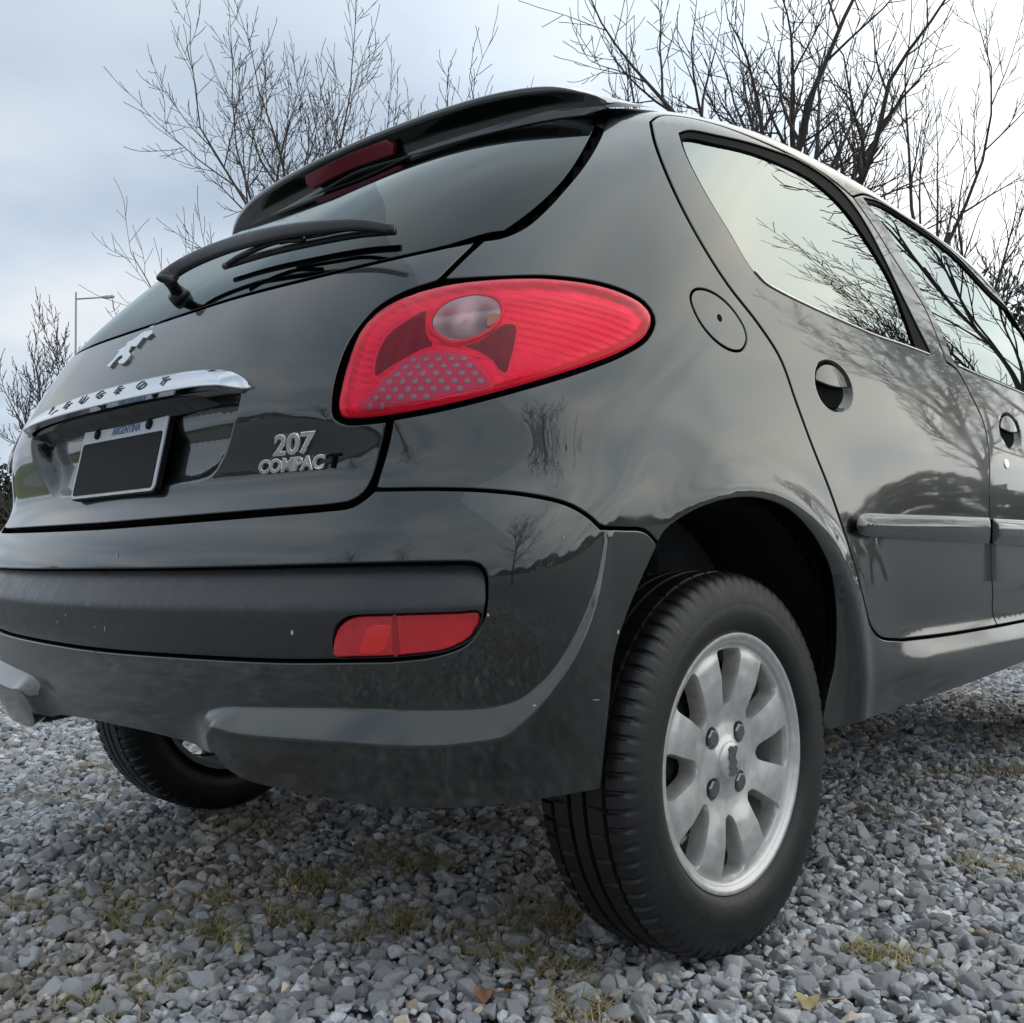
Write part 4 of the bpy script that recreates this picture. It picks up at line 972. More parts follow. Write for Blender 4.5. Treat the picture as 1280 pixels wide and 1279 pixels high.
def cdt2(outer, holes, sp, extra=None):
    pts = [np.asarray(outer)]+[np.asarray(h) for h in holes]; edges = []; k = 0
    for p in pts: n = len(p); edges += [(k+i, k+(i+1)%n) for i in range(n)]; k += n
    b = np.vstack(pts); mn, mx = b.min(0), b.max(0)
    G = np.stack(np.meshgrid(np.arange(mn[0], mx[0], sp), np.arange(mn[1], mx[1], sp), indexing='ij'), -1); G[::2,:,1] += sp*.5; G = G.reshape(-1,2)
    G = G[inpoly(G, pts[0])]
    for h in pts[1:]: G = G[~inpoly(G, h)]
    G = G[np.min(((G[:,None]-b[None])**2).sum(2), 1) > (sp*.5)**2]
    r = delaunay_2d_cdt([Vector(p) for p in np.vstack([b, G]).tolist()], edges, [], 0, 1e-8)
    vs = np.array([tuple(v) for v in r[0]]); F = np.array([f for f in r[2] if len(f) == 3]); c = vs[F].mean(1); ok = inpoly(c, pts[0])
    for h in pts[1:]: ok &= ~inpoly(c, h)
    return vs, F[ok]
NSP = 8
def hole_outline(k):
    """rounded wedge between two spokes: (radius, half width)"""
    a0 = math.pi/2+k*2*math.pi/NSP
    rr = np.array([.084,.087,.096,.112,.130,.148,.163,.1695]); hw = np.array([.004,.0095,.0142,.0190,.0242,.0300,.0338,.0305])
    one = [(r, w) for r, w in zip(rr, hw)]; pts = [(r, -w) for r, w in one]+[(.1722, -.013), (.1722, .013)]+[(r, w) for r, w in one[::-1]]+[(.0825, 0)]
    P = crom(np.array(pts), 3, True); ca, sa = math.cos(a0), math.sin(a0)
    return np.stack([P[:,0]*ca-P[:,1]*sa, P[:,0]*sa+P[:,1]*ca], -1)
def rim_face_h(p):
    r = np.hypot(p[:,0], p[:,1]); a = np.arctan2(p[:,1], p[:,0])
    base = np.interp(r, [0,.03,.036,.060,.075,.10,.13,.160,.172,.178,.1945,.1975], [-.014,-.014,-.018,-.022,-.020,-.014,-.010,-.010,-.012,-.011,-.0005,-.004])
    ph = ((a-math.pi/2)/(2*math.pi/NSP)+.5) % 1.0          # 0 = middle of a spoke
    crown = np.cos(ph*2*math.pi)                              # 1 on the spoke, -1 at the opening
    return base+.0018*crown*np.clip((r-.075)/.03, 0, 1)*np.clip((.176-r)/.012, 0, 1)
def rim_mesh():
    th = np.linspace(0, 2*math.pi, 145)[:-1]; ring = lambda r: np.stack([r*np.cos(th), r*np.sin(th)], -1)
    holes = [hole_outline(k) for k in range(NSP)]
    bolts = []
    for k in range(4):
        a = math.pi/4+k*math.pi/2; c = np.array([.054*math.cos(a), .054*math.sin(a)]); t = np.linspace(0, 2*math.pi, 19)[:-1]
        bolts.append(c+np.stack([.0175*np.cos(t), .0175*np.sin(t)], -1))
    vs, F = cdt2(ring(.178), holes+bolts, .0055); mb_V = [np.stack([rim_face_h(vs), vs[:,0], vs[:,1]], -1)]; FF = [tuple(f) for f in F]; k = len(vs)
    # walls of the openings: rounded edge then drafted inwards
    for h in holes+bolts:
        small = any(h is b for b in bolts); n = len(h); c = h.mean(0); x0 = rim_face_h(h)
        rows = [np.stack([x0, h[:,0], h[:,1]], -1)]
        for dx, sc in (((-.0022,.972),(-.010,.95),(-.030,.91)) if not small else ((-.0015,.95),(-.012,.92))):
            q = c+(h-c)*sc; rows.append(np.stack([x0+dx, q[:,0], q[:,1]], -1))
        for rr_ in rows: mb_V.append(rr_)
        for r_ in range(len(rows)-1):
            for i in range(n): FF.append((k+r_*n+i, k+r_*n+(i+1)%n, k+(r_+1)*n+(i+1)%n, k+(r_+1)*n+i))
        if small: FF.append(tuple(k+(len(rows)-1)*n+i for i in range(n)))
        k += n*len(rows)
    # lip and barrel, turned
    prof = [(-.0110,.178),(-.0085,.1788),(-.0060,.1805),(-.0050,.1835),(-.0045,.1855),(-.0016,.1880),(-.0002,.1925),(-.0006,.1957),(-.0035,.1975),(-.0090,.1970),(-.012,.192),(-.020,.182),(-.055,.172),(-.150,.176),(-.158,.190)]
    n = len(th)
    for x, r in prof: mb_V.append(np.stack([np.full(n, x), r*np.cos(th), r*np.sin(th)], -1))
    for j in range(len(prof)-1):
        for i in range(n): FF.append((k+j*n+i, k+j*n+(i+1)%n, k+(j+1)*n+(i+1)%n, k+(j+1)*n+i))
    return np.vstack(mb_V), FF
TV, TF = tyre_mesh(); RV, RF = rim_mesh()
def share(name, me, parent): o = bpy.data.objects.new(name, me); COL.objects.link(o); o.parent = parent; return o
def make_wheel():
    rim = mesh_obj('wheel', RV, RF, M['alloy'], car, True)
    bm = bmesh.new(); bm.from_mesh(rim.data); bmesh.ops.remove_doubles(bm, verts=bm.verts[:], dist=1e-5); bmesh.ops.recalc_face_normals(bm, faces=bm.faces[:])
    for e in bm.edges:
        if len(e.link_faces) == 2 and e.calc_face_angle(0) > R(42): e.smooth = False
    for f in bm.faces: f.smooth = True
    bm.to_mesh(rim.data); bm.free()
    ty = mesh_obj('tyre', TV-[.0775,0,0], [tuple(f) for f in TF], M['tyre'], rim, True)
    bm = bmesh.new(); bm.from_mesh(ty.data); bmesh.ops.recalc_face_normals(bm, faces=bm.faces[:])
    for e in bm.edges:
        if len(e.link_faces) == 2 and e.calc_face_angle(0) > R(40): e.smooth = False
    bm.to_mesh(ty.data); bm.free()
    for k in range(4):
        a = math.pi/4+k*math.pi/2; c = Vector((0, .054*math.cos(a), .054*math.sin(a))); mb = MB()
        mb.tube([c+Vector((-.034,0,0)), c+Vector((-.0185,0,0)), c+Vector((-.0165,0,0))], [.0142,.0142,.0115], 6); mb.build('wheel_bolt', M['bolt'], rim)
    mb = MB(); mb.tube([Vector((x,0,0)) for x in (-.020,-.0125,-.0105,-.0098)], [.0305,.0300,.0275,.010], 40); hc = mb.build('hub_cap', M['alloy'], rim, True)
    lion = np.array([(-.004,-.020),(.002,-.021),(.006,-.016),(.011,-.019),(.012,-.012),(.008,-.008),(.011,-.002),(.006,.004),(.009,.010),(.013,.017),(.009,.020),(.004,.014),(.002,.019),(-.003,.021),(-.008,.018),(-.007,.012),(-.010,.006),(-.006,.001),(-.009,-.007),(-.006,-.012),(-.009,-.018)])*1.12
    n = len(lion); V = [(-.0078,a,b) for a,b in lion]+[(-.012,a,b) for a,b in lion]; eo = mesh_obj('cap_emblem', V, [tuple(range(n))]+[(i, n+i, n+(i+1)%n, (i+1)%n) for i in range(n)], M['bolt'], rim, False)
    mb = MB(); mb.tube([Vector((x,0,0)) for x in (-.140,-.062,-.058)], [.118,.118,.105], 40); mb.build('brake_drum', M['alloy_dark'], rim, True)
    mb = MB(); a = R(90+56); c = Vector((-.030, .158*math.cos(a)*1, .158*math.sin(a))); mb.tube([c+Vector((-.02,0,0)), c+Vector((.012,.004,-.004))], [.0035,.0032], 8); mb.build('valve', M['amber'], rim, True)
    return rim
w0 = make_wheel(); w0.location = (.790, 0, ZW); w0['label'] = 'near rear wheel, silver eight-spoke alloy with worn tyre'
def copy_wheel(loc, flip, rot):
    r = w0.copy(); COL.objects.link(r); r.location = loc; r.rotation_euler = (rot, 0, math.pi if flip else 0); r['label'] = 'alloy wheel with black tyre'
    for ch in w0.children: c = ch.copy(); COL.objects.link(c); c.parent = r
copy_wheel((-.790, 0, ZW), True, .3); copy_wheel((.790, 2.442, ZW), False, .5); copy_wheel((-.790, 2.442, ZW), True, 1.1)

# ---- wheel wells, floor, running gear
def well(yc, sx, name='wheel_arch_liner'):
    mb = MB(); a = np.radians(np.linspace(6, 170, 36)); V = []; F = []
    xs = [.44,.60,.70,.765]; rr = [.36,.385,.392,.392]
    for x, r in zip(xs, rr):
        for t in a: V.append((sx*x, yc+r*math.cos(t), .32+r*math.sin(t)))
    n = len(a)
    for i in range(3):
        for j in range(n-1): F.append((i*n+j, i*n+j+1, (i+1)*n+j+1, (i+1)*n+j))
    V.append((sx*.44, yc, .32)); F += [(len(V)-1, j, j+1) for j in range(n-1)]
    mesh_obj(name, V, F, M['liner'], car, True)
for sx in (1,-1): well(0, sx); well(2.442, sx)
fl_ = MB(); fl_.box((0,1.25,.30), (.43,1.55,.012)); fl_.box((0,1.22,.335), (.70,.80,.014)); fl_.box((0,-.40,.40), (.42,.16,.02)); fl_.build('floor_pan', M['liner'], car)
ax = MB(); ax.tube([(-.70,.02,.285),(.70,.02,.285)], .042, 14); ax.tube([(-.52,.02,.28),(-.52,.45,.30)], .03, 10); ax.tube([(.52,.02,.28),(.52,.45,.30)], .03, 10); ax.build('rear_axle', M['liner'], car, True)
ex = MB(); ex.tube([(-.50,-.32,.385),(-.20,-.32,.385),(.12,-.32,.385)], [.070,.075,.070], 18); ex.build('silencer', M['alloy_dark'], car, True)
tp = MB(); tp.tube([(-.40,-.33,.345),(-.41,-.45,.335),(-.42,-.55,.325),(-.42,-.565,.325),(-.42,-.55,.325)], [.024,.024,.026,.024,.02], 16, False); tp.build('tail_pipe', M['alloy_dark'], car, True)
# ---- cabin
def cabin():
    fl = MB(); fl.box((0,.9,.42), (.70,1.2,.01)); fl.build('cabin_floor', M['void'], car)
    def seat(x, y, w, name, back_h):
        mb = MB(); mb.box((x, y+.10, .60), (w,.26,.09)); Mx = Matrix.Rotation(R(16), 3, 'X')
        mb.box((x, y-.20, .86), (w,.07,back_h), Mx)
        o = mb.build(name, M['seat'], car); bevel(o, .04, 3)
    seat(0, .28, .58, 'rear_seat', .26); seat(.34, 1.12, .24, 'front_seat', .30); seat(-.34, 1.12, .24, 'front_seat', .30)
    for x in (.34,-.34):
        mb = MB(); mb.box((x, .84, 1.19), (.12,.045,.075)); o = mb.build('head_rest', M['seat'], car); bevel(o, .03, 3)
    for x in (.38,-.38):
        mb = MB(); mb.box((x, .02, 1.12), (.12,.04,.06)); o = mb.build('head_rest', M['seat'], car); bevel(o, .025, 3)
    mb = MB(); mb.box((0, -.22, .93), (.62,.20,.012)); mb.build('parcel_shelf', M['seat'], car)
    mb = MB(); mb.box((0, 1.72, .88), (.66,.18,.10)); o = mb.build('dashboard', M['seat'], car); bevel(o, .05, 3)
    # headlining
    xs = np.linspace(-.62, .62, 21); ys = np.linspace(-.02, 1.45, 25); X, Y = np.meshgrid(xs, ys, indexing='ij'); lo = np.full(X.shape, .9); hi = np.full(X.shape, 1.7)
    for _ in range(25):
        m = (lo+hi)/2; ins = F3(np.stack([X, Y, m], -1)) < -.012; lo = np.where(ins, m, lo); hi = np.where(ins, hi, m)
    P = np.stack([X, Y, lo], -1).reshape(-1,3); idx = np.arange(len(P)).reshape(21,25); F = np.stack([idx[:-1,:-1], idx[1:,:-1], idx[1:,1:], idx[:-1,1:]], -1).reshape(-1,4)
    mesh_obj('head_lining', P, [tuple(f) for f in F], M['seat'], car)
cabin()
# ================================================================== GROUND
rng = np.random.default_rng(7)
def ground_mat():
    m = mat('gravel_bed', (0.15,0.152,0.158), 0.9)
    nt = m.node_tree; N = nt.nodes; L = nt.links; b = N['Principled BSDF']; tc = [n for n in N if n.type == 'TEX_COORD'][0]
    vo = N.new('ShaderNodeTexVoronoi'); vo.inputs['Scale'].default_value = 58; L.new(tc.outputs['Object'], vo.inputs['Vector'])
    hs = N.new('ShaderNodeSeparateColor'); L.new(vo.outputs['Color'], hs.inputs[0])
    r = N.new('ShaderNodeValToRGB'); r.color_ramp.elements[0].color = (0.07,0.072,0.075,1); r.color_ramp.elements[1].color = (0.34,0.345,0.355,1); L.new(hs.outputs[0], r.inputs[0])
    L.new(r.outputs[0], b.inputs['Base Color'])
    bp = N.new('ShaderNodeBump'); bp.inputs['Strength'].default_value = 1; bp.inputs['Distance'].default_value = .015; bp.invert = True
    L.new(vo.outputs['Distance'], bp.inputs['Height']); L.new(bp.outputs[0], b.inputs['Normal'])
    return m
def stone_mat():
    m = mat('crushed_stone', (0.3,0.3,0.31), 0.82, bump=0.6, bscale=420)
    nt = m.node_tree; N = nt.nodes; L = nt.links; b = N['Principled BSDF']
    at = N.new('ShaderNodeAttribute'); at.attribute_name = 'tone'
    oi = N.new('ShaderNodeObjectInfo')
    tc = [n for n in N if n.type == 'TEX_COORD'][0]
    n1 = N.new('ShaderNodeTexNoise'); n1.inputs['Scale'].default_value = 95; n1.inputs['Detail'].default_value = 7; n1.inputs['Roughness'].default_value = .7; L.new(tc.outputs['Object'], n1.inputs['Vector'])
    mr = N.new('ShaderNodeMapRange'); mr.inputs['From Min'].default_value = .25; mr.inputs['From Max'].default_value = .75; mr.inputs['To Min'].default_value = .62; mr.inputs['To Max'].default_value = 1.36; L.new(n1.outputs['Fac'], mr.inputs['Value'])
    vm = N.new('ShaderNodeVectorMath'); vm.operation = 'SCALE'; L.new(at.outputs['Color'], vm.inputs[0]); L.new(mr.outputs[0], vm.inputs['Scale'])
    L.new(vm.outputs[0], b.inputs['Base Color'])
    return m
M['ground'] = ground_mat(); M['stone'] = stone_mat()
ground = mesh_obj('ground', [(-1500,-1500,-.016),(1500,-1500,-.016),(1500,1500,-.016),(-1500,1500,-.016)], [(0,1,2,3)], M['ground']); tag(ground, kind='structure')
ground['label'] = 'wide bed of grey crushed-stone gravel'
def rock(seed, bev):
    """crushed stone: convex hull of a few points on a flattened ellipsoid, edges worn"""
    r = np.random.default_rng(seed); n = int(r.integers(11, 17)); P = unit(r.normal(size=(n,3)))*r.uniform(.82, 1.08, (n,1))*np.array([r.uniform(1.0,1.4), r.uniform(.75,1.05), r.uniform(.55,.85)])
    bm = bmesh.new(); vs = [bm.verts.new(p) for p in P]; h = bmesh.ops.convex_hull(bm, input=vs)
    bmesh.ops.delete(bm, geom=[v for v in bm.verts if not v.link_faces], context='VERTS')
    bmesh.ops.dissolve_limit(bm, angle_limit=R(14), verts=bm.verts[:], edges=bm.edges[:])
    if bev: bmesh.ops.bevel(bm, geom=bm.edges[:], offset=.075, segments=bev, profile=.6, affect='EDGES', clamp_overlap=True)
    bmesh.ops.triangulate(bm, faces=bm.faces[:]); bmesh.ops.recalc_face_normals(bm, faces=bm.faces[:]); bm.verts.index_update()
    V = np.array([tuple(v.co) for v in bm.verts]); F = np.array([[v.index for v in f.verts] for f in bm.faces]); bm.free(); return V, F
NP = 26
PROTO1 = [rock(100+i, 0) for i in range(NP)]; PROTO2 = [rock(100+i, 1) for i in range(NP)]; PROTO3 = [rock(100+i, 2) for i in range(NP)]
def cam_dist_px(P):
    d = P-CAM_POS; zc = d@CF; return 640+FPX*(d@CR)/np.maximum(zc, .05), 639.5-FPX*(d@CU)/np.maximum(zc, .05), zc
def scatter():
    # jittered hexagonal bed over the part of the ground the picture can show, with a margin
    s = .0158; xs = np.arange(-5.2, 4.2, s); ys = np.arange(-1.6, 5.4, s*.9)
    X, Y = np.meshgrid(xs, ys, indexing='ij'); X = X+np.where(np.arange(len(ys)) % 2, s*.5, 0)[None]
    P = np.stack([X.ravel(), Y.ravel(), np.zeros(X.size)], -1); P[:,:2] += rng.uniform(-.42, .42, (len(P), 2))*s
    px, py, zc = cam_dist_px(P)
    ok = (zc > .5) & (px > -110) & (px < 1390) & (py > 790) & (py < 1390)
    # nothing of the ground shows behind the car body here
    dist = np.hypot(P[:,0]-CAM_POS[0], P[:,1]-CAM_POS[1]); ok &= dist < 6.2
    under = (np.abs(P[:,0]) < .55) & (P[:,1] > .5) & (P[:,1] < 2.2) & (px < 1000); ok &= ~under
    P = P[ok]; dist = dist[ok]
    # tyre footprints stay clear
    for cx in (.7125,-.7125):
        m = (np.abs(P[:,0]-cx) < .085) & (np.abs(P[:,1]) < .05); P = P[~m]; dist = dist[~m]
    # thin the bed with distance: fewer, slightly larger stones far off
    keepp = np.interp(dist, [0,3.0,6.2], [1,.92,.62]); k = rng.random(len(P)) < keepp
    P, dist = P[k], dist[k]
    # coarser bed just outside the frame
    s2 = .0235; xs = np.arange(-2.6, 4.4, s2); ys = np.arange(-3.9, 2.2, s2*.9); X, Y = np.meshgrid(xs, ys, indexing='ij'); X = X+np.where(np.arange(len(ys)) % 2, s2*.5, 0)[None]
    Q = np.stack([X.ravel(), Y.ravel(), np.zeros(X.size)], -1); Q[:,:2] += rng.uniform(-.42, .42, (len(Q), 2))*s2
    px, py, zc = cam_dist_px(Q); inside = (zc > .5) & (px > -110) & (px < 1390) & (py > 790) & (py < 1390)
    far = np.hypot(Q[:,0]-.9, Q[:,1]+1.0); k2 = ~inside & (far < 2.9) & ~((np.abs(Q[:,0]) < .8) & (Q[:,1] > -.1)) & (rng.random(len(Q)) < np.interp(far, [0,2.2,2.9], [1,1,.35]))
    return np.vstack([P, Q[k2]]), np.r_[dist, np.full(int(k2.sum()), 5.0)]
SP, SDIST = scatter()
NS = len(SP)
size = np.clip(rng.lognormal(math.log(.0091), .36, NS), .0042, .0215)*np.interp(SDIST, [0,3,6], [1,1.03,1.25])
SZ = -.012+size*.42+rng.uniform(-.003,.006,NS)+.006*np.sin(SP[:,0]*5+1)*np.sin(SP[:,1]*4.3)
tone = np.clip(rng.normal(.42,.13,NS), .15, .80); warm = rng.normal(0,.022,NS); odd = rng.random(NS)
TONE = np.stack([tone*(.985+warm), tone*(.995+warm*.2), tone*(1.015-warm*1.1)], -1)
TONE[odd < .035] *= np.array([1.22,1.02,.80]); TONE[odd > .975] *= 1.35
_pt = np.sin(SP[:,0]*3.1+1.3*np.sin(SP[:,1]*2.3))*np.sin(SP[:,1]*2.7+.8*np.sin(SP[:,0]*4.1))+.35*np.sin(SP[:,0]*11)*np.sin(SP[:,1]*9+2)
TONE = TONE*(1-.20*np.clip(_pt, 0, 1)[:,None]*np.array([.55,.85,1.25])*1.2)      # earthier patches where fines and soil come up
proto = rng.integers(0, NP, NS)
def rots(n):
    yaw = rng.uniform(0, 2*math.pi, n); a = rng.normal(0, .38, n); b = rng.normal(0, .38, n)
    out = np.zeros((n,3,3))
    cy, sy = np.cos(yaw), np.sin(yaw); ca, sa = np.cos(a), np.sin(a); cb, sb = np.cos(b), np.sin(b)
    Rz = np.zeros((n,3,3)); Rz[:,0,0] = cy; Rz[:,0,1] = -sy; Rz[:,1,0] = sy; Rz[:,1,1] = cy; Rz[:,2,2] = 1
    Rx = np.zeros((n,3,3)); Rx[:,0,0] = 1; Rx[:,1,1] = ca; Rx[:,1,2] = -sa; Rx[:,2,1] = sa; Rx[:,2,2] = ca
    Ry = np.zeros((n,3,3)); Ry[:,1,1] = 1; Ry[:,0,0] = cb; Ry[:,0,2] = sb; Ry[:,2,0] = -sb; Ry[:,2,2] = cb
    return Rz@Rx@Ry
ROT = rots(NS)
# the 300 stones that show largest stand on their own
pxs, pys, zcs = cam_dist_px(np.stack([SP[:,0], SP[:,1], SZ], -1))
inview = (pxs > 8) & (pxs < 1272) & (pys < 1272); app = np.where(inview, size/zcs, 0); big = np.argsort(-app)[:300]; isbig = np.zeros(NS, bool); isbig[big] = True
def big_mesh(me, V, F, tone_v):
    n = len(V); me.vertices.add(n); me.vertices.foreach_set('co', V.astype(np.float32).ravel())
    me.loops.add(F.size); me.loops.foreach_set('vertex_index', F.astype(np.int32).ravel())
    me.polygons.add(len(F)); me.polygons.foreach_set('loop_start', np.arange(0, F.size, 3, dtype=np.int32))
    me.polygons.foreach_set('use_smooth', np.zeros(len(F), bool))
    me.update(calc_edges=True)
    at = me.attributes.new('tone', 'FLOAT_COLOR', 'POINT'); at.data.foreach_set('color', np.hstack([tone_v, np.ones((n,1))]).astype(np.float32).ravel())
    me.materials.append(M['stone'])
def gravel_mass():
    V = []; F = []; T = []; k = 0
    near = SDIST < 2.3; far = SDIST > 2.3
    for sel, protos in ((near & ~isbig, PROTO2), (far & ~isbig, PROTO1)):
        for p in range(NP):
            i = np.where(sel & (proto == p))[0]
            if not len(i): continue
            W = np.einsum('nij,vj->nvi', ROT[i], protos[p][0])*size[i,None,None]*1.15+np.stack([SP[i,0], SP[i,1], SZ[i]], -1)[:,None,:]
            nv = len(protos[p][0]); V.append(W.reshape(-1,3)); T.append(np.repeat(TONE[i], nv, 0))
            F.append((protos[p][1][None]+(np.arange(len(i))*nv)[:,None,None]).reshape(-1,3)+k); k += nv*len(i)
    me = bpy.data.meshes.new('gravel'); big_mesh(me, np.vstack(V), np.vstack(F), np.vstack(T)); o = bpy.data.objects.new('gravel', me); COL.objects.link(o)
    tag(o, 'loose grey crushed stones covering the ground around the car', 'gravel', kind='stuff'); print('gravel stones', NS, 'tris', len(me.polygons))
gravel_mass()
SM = []
for p in range(NP):
    row = []
    for t in range(2):
        me = bpy.data.meshes.new('stone'); c = np.array([.41,.412,.42])*(1.18 if t else .86); big_mesh(me, PROTO2[p][0], PROTO2[p][1], np.repeat(c[None], len(PROTO2[p][0]), 0)); row.append(me)
    SM.append(row)
for i in big:
    o = bpy.data.objects.new('stone', SM[proto[i]][int(rng.random() < .5)]); COL.objects.link(o); o.parent = ground
    mw = Matrix(ROT[i].tolist()).to_4x4(); mw.translation = Vector((SP[i,0], SP[i,1], SZ[i]+0)); o.matrix_basis = mw @ Matrix.Scale(size[i]*1.15, 4)
# ---- dry grass tufts
M['grass_dry'] = mat('grass_dry', (0.44,0.35,0.18), 0.8, var=0.35, vscale=60); M['grass_green'] = mat('grass_green', (0.24,0.24,0.09), 0.75, var=0.35, vscale=60); M['leaf'] = mat('dead_leaf', (0.30,0.15,0.07), 0.7, var=0.3, vscale=80, bump=.4, bscale=300)
def gpt(px, py):
    d = pix_rays(np.array([(px,py)]))[0]; s = -CAM_POS[2]/d[2]; return CAM_POS+d*s
def tuft(px, py, r, h, n, green, label, seed):
    r_ = random.Random(seed); c = gpt(px, py); V = []; F = []; MI = []
    for _ in range(int(n*1.7)):
        a = r_.uniform(0, 2*math.pi); q = 1.25*r*r_.random()**.7; x, y = q*math.cos(a)*1.5, q*math.sin(a); ln = h*r_.uniform(.4, 1.15)*.72
        la = r_.uniform(0, 2*math.pi); lean = r_.uniform(.7, 1.9); w = r_.uniform(.0009,.0018); dx, dy = math.cos(la), math.sin(la); k = len(V)
        for j, t in enumerate((0,.4,.75,1)):
            o = lean*ln*t**1.5; z = ln*t*(1-.45*lean*t*.6); ww = w*(1-t*.85)
            V += [(x+dx*o-dy*ww, y+dy*o+dx*ww, z-.004), (x+dx*o+dy*ww, y+dy*o-dx*ww, z-.004)]
        for j in range(3): F.append((k+2*j, k+2*j+1, k+2*j+3, k+2*j+2)); MI.append(1 if r_.random() < green else 0)
    o = mesh_obj('grass_tuft', V, F, None, None, True, None, [M['grass_dry'], M['grass_green']], MI); o.location = (c[0], c[1], -.004); tag(o, label, 'grass', 'small grass tufts in the gravel')
TUFTS = [(125, 1115, 0.05, 0.035, 170, 0.6, 'low olive grass tuft at the left, upper one of the pair near the tailgate side'),
 (175, 1145, 0.045, 0.04, 190, 0.8, 'greenest grass tuft in the left foreground gravel'),
 (75, 1160, 0.03, 0.03, 90, 0.5, 'small sparse grass tuft left of the greenest one'),
 (275, 1165, 0.04, 0.04, 150, 0.75, 'round green grass tuft below the bumper middle'),
 (270, 1122, 0.04, 0.035, 120, 0.3, 'brownish flat grass tuft above the round green one'),
 (395, 1100, 0.06, 0.05, 210, 0.5, 'wide grass tuft in the shade below the fog lamp'),
 (365, 1145, 0.04, 0.045, 140, 0.4, 'thin grass tuft just below the wide shaded one'),
 (310, 1030, 0.09, 0.05, 240, 0.45, 'broad dark grass patch beside the far rear tyre'),
 (450, 1160, 0.05, 0.04, 150, 0.45, 'grass tuft left of the upright straw coloured one'),
 (505, 1152, 0.025, 0.06, 110, 0.15, 'narrow upright straw coloured grass tuft in the foreground'),
 (500, 1075, 0.08, 0.06, 260, 0.35, 'large dark grass patch in the deepest shade under the bumper'),
 (620, 1180, 0.06, 0.05, 230, 0.25, 'brown grass tuft left of the near rear tyre'),
 (690, 1150, 0.06, 0.06, 240, 0.3, 'taller grass tuft against the inner edge of the near tyre'),
 (700, 1210, 0.05, 0.045, 190, 0.3, 'ragged grass tuft below the near rear tyre'),
 (110, 1250, 0.07, 0.03, 190, 0.55, 'long flat grass patch at the bottom left corner'),
 (210, 1222, 0.05, 0.03, 150, 0.6, 'flat green grass patch right of the corner patch'),
 (1110, 1195, 0.04, 0.04, 170, 0.4, 'lone grass tuft in the pale gravel right of the wheel'),
 (1105, 1015, 0.06, 0.045, 210, 0.55, 'green grass tuft nearest the wheel under the sill'),
 (1165, 968, 0.09, 0.045, 220, 0.35, 'wide dry grass patch in the sill shadow'),
 (1262, 1085, 0.06, 0.05, 170, 0.25, 'dry grass tuft cut by the right edge of the picture'),
 (1275, 965, 0.07, 0.05, 150, 0.3, 'dry grass tuft at the right edge just under the sill'),
 (725, 1262, 0.05, 0.05, 160, 0.2, 'dry grass tuft at the bottom edge below the tyre'),
 (15, 1135, 0.04, 0.04, 110, 0.7, 'green grass tuft cut by the left edge of the picture'),
 (130, 965, 0.1, 0.04, 200, 0.1, 'pale straw patch left of the far rear tyre'),
 (50, 1000, 0.08, 0.03, 130, 0.15, 'faint straw patch at the left edge beyond the bumper'),
 (1215, 925, 0.1, 0.05, 200, 0.35, 'grass patch deepest in the shadow below the front door')]
for i, t in enumerate(TUFTS): tuft(*t, 50+i)
def leaf(px, py, ln, col, label, seed, name='dead_leaf'):
    r_ = random.Random(seed); c = gpt(px, py); pts = []
    n = 18
    for k in range(n):
        a = 2*math.pi*k/n; rad = ln*(.55+.35*abs(math.cos(a*1.5)))*r_.uniform(.7,1.1); pts.append((rad*math.cos(a), .6*rad*math.sin(a), .010+.010*math.sin(a*2+1)+r_.uniform(0,.004)))
    V = [(0,0,.016)]+pts; F = [(0, 1+k, 1+(k+1)%n) for k in range(n)]
    V += [(x,y,z-.0006) for x,y,z in V]; F += [(n+1, n+2+(k+1)%n, n+2+k) for k in range(n)]
    mb = MB(); mb.add(V, F); mb.tube([(ln*.5,0,.012),(ln*1.4,.01,.016),(ln*2.2,.03,.012)], [.0012,.001,.0008], 5); o = mb.build(name, col, None, True); o.location = (c[0], c[1], 0); o.rotation_euler = (0,0,r_.uniform(-.4,.4)); tag(o, label, 'leaf')
leaf(1010,1262,.022,M['grass_dry'],'pale tan dead leaf lying on the gravel at the bottom right',3); leaf(605,1253,.018,M['leaf'],'rust brown dead leaf in the gravel below the near tyre',4); leaf(300,1195,.015,M['grass_dry'],'straw coloured scrap of leaf on the left foreground gravel',5)
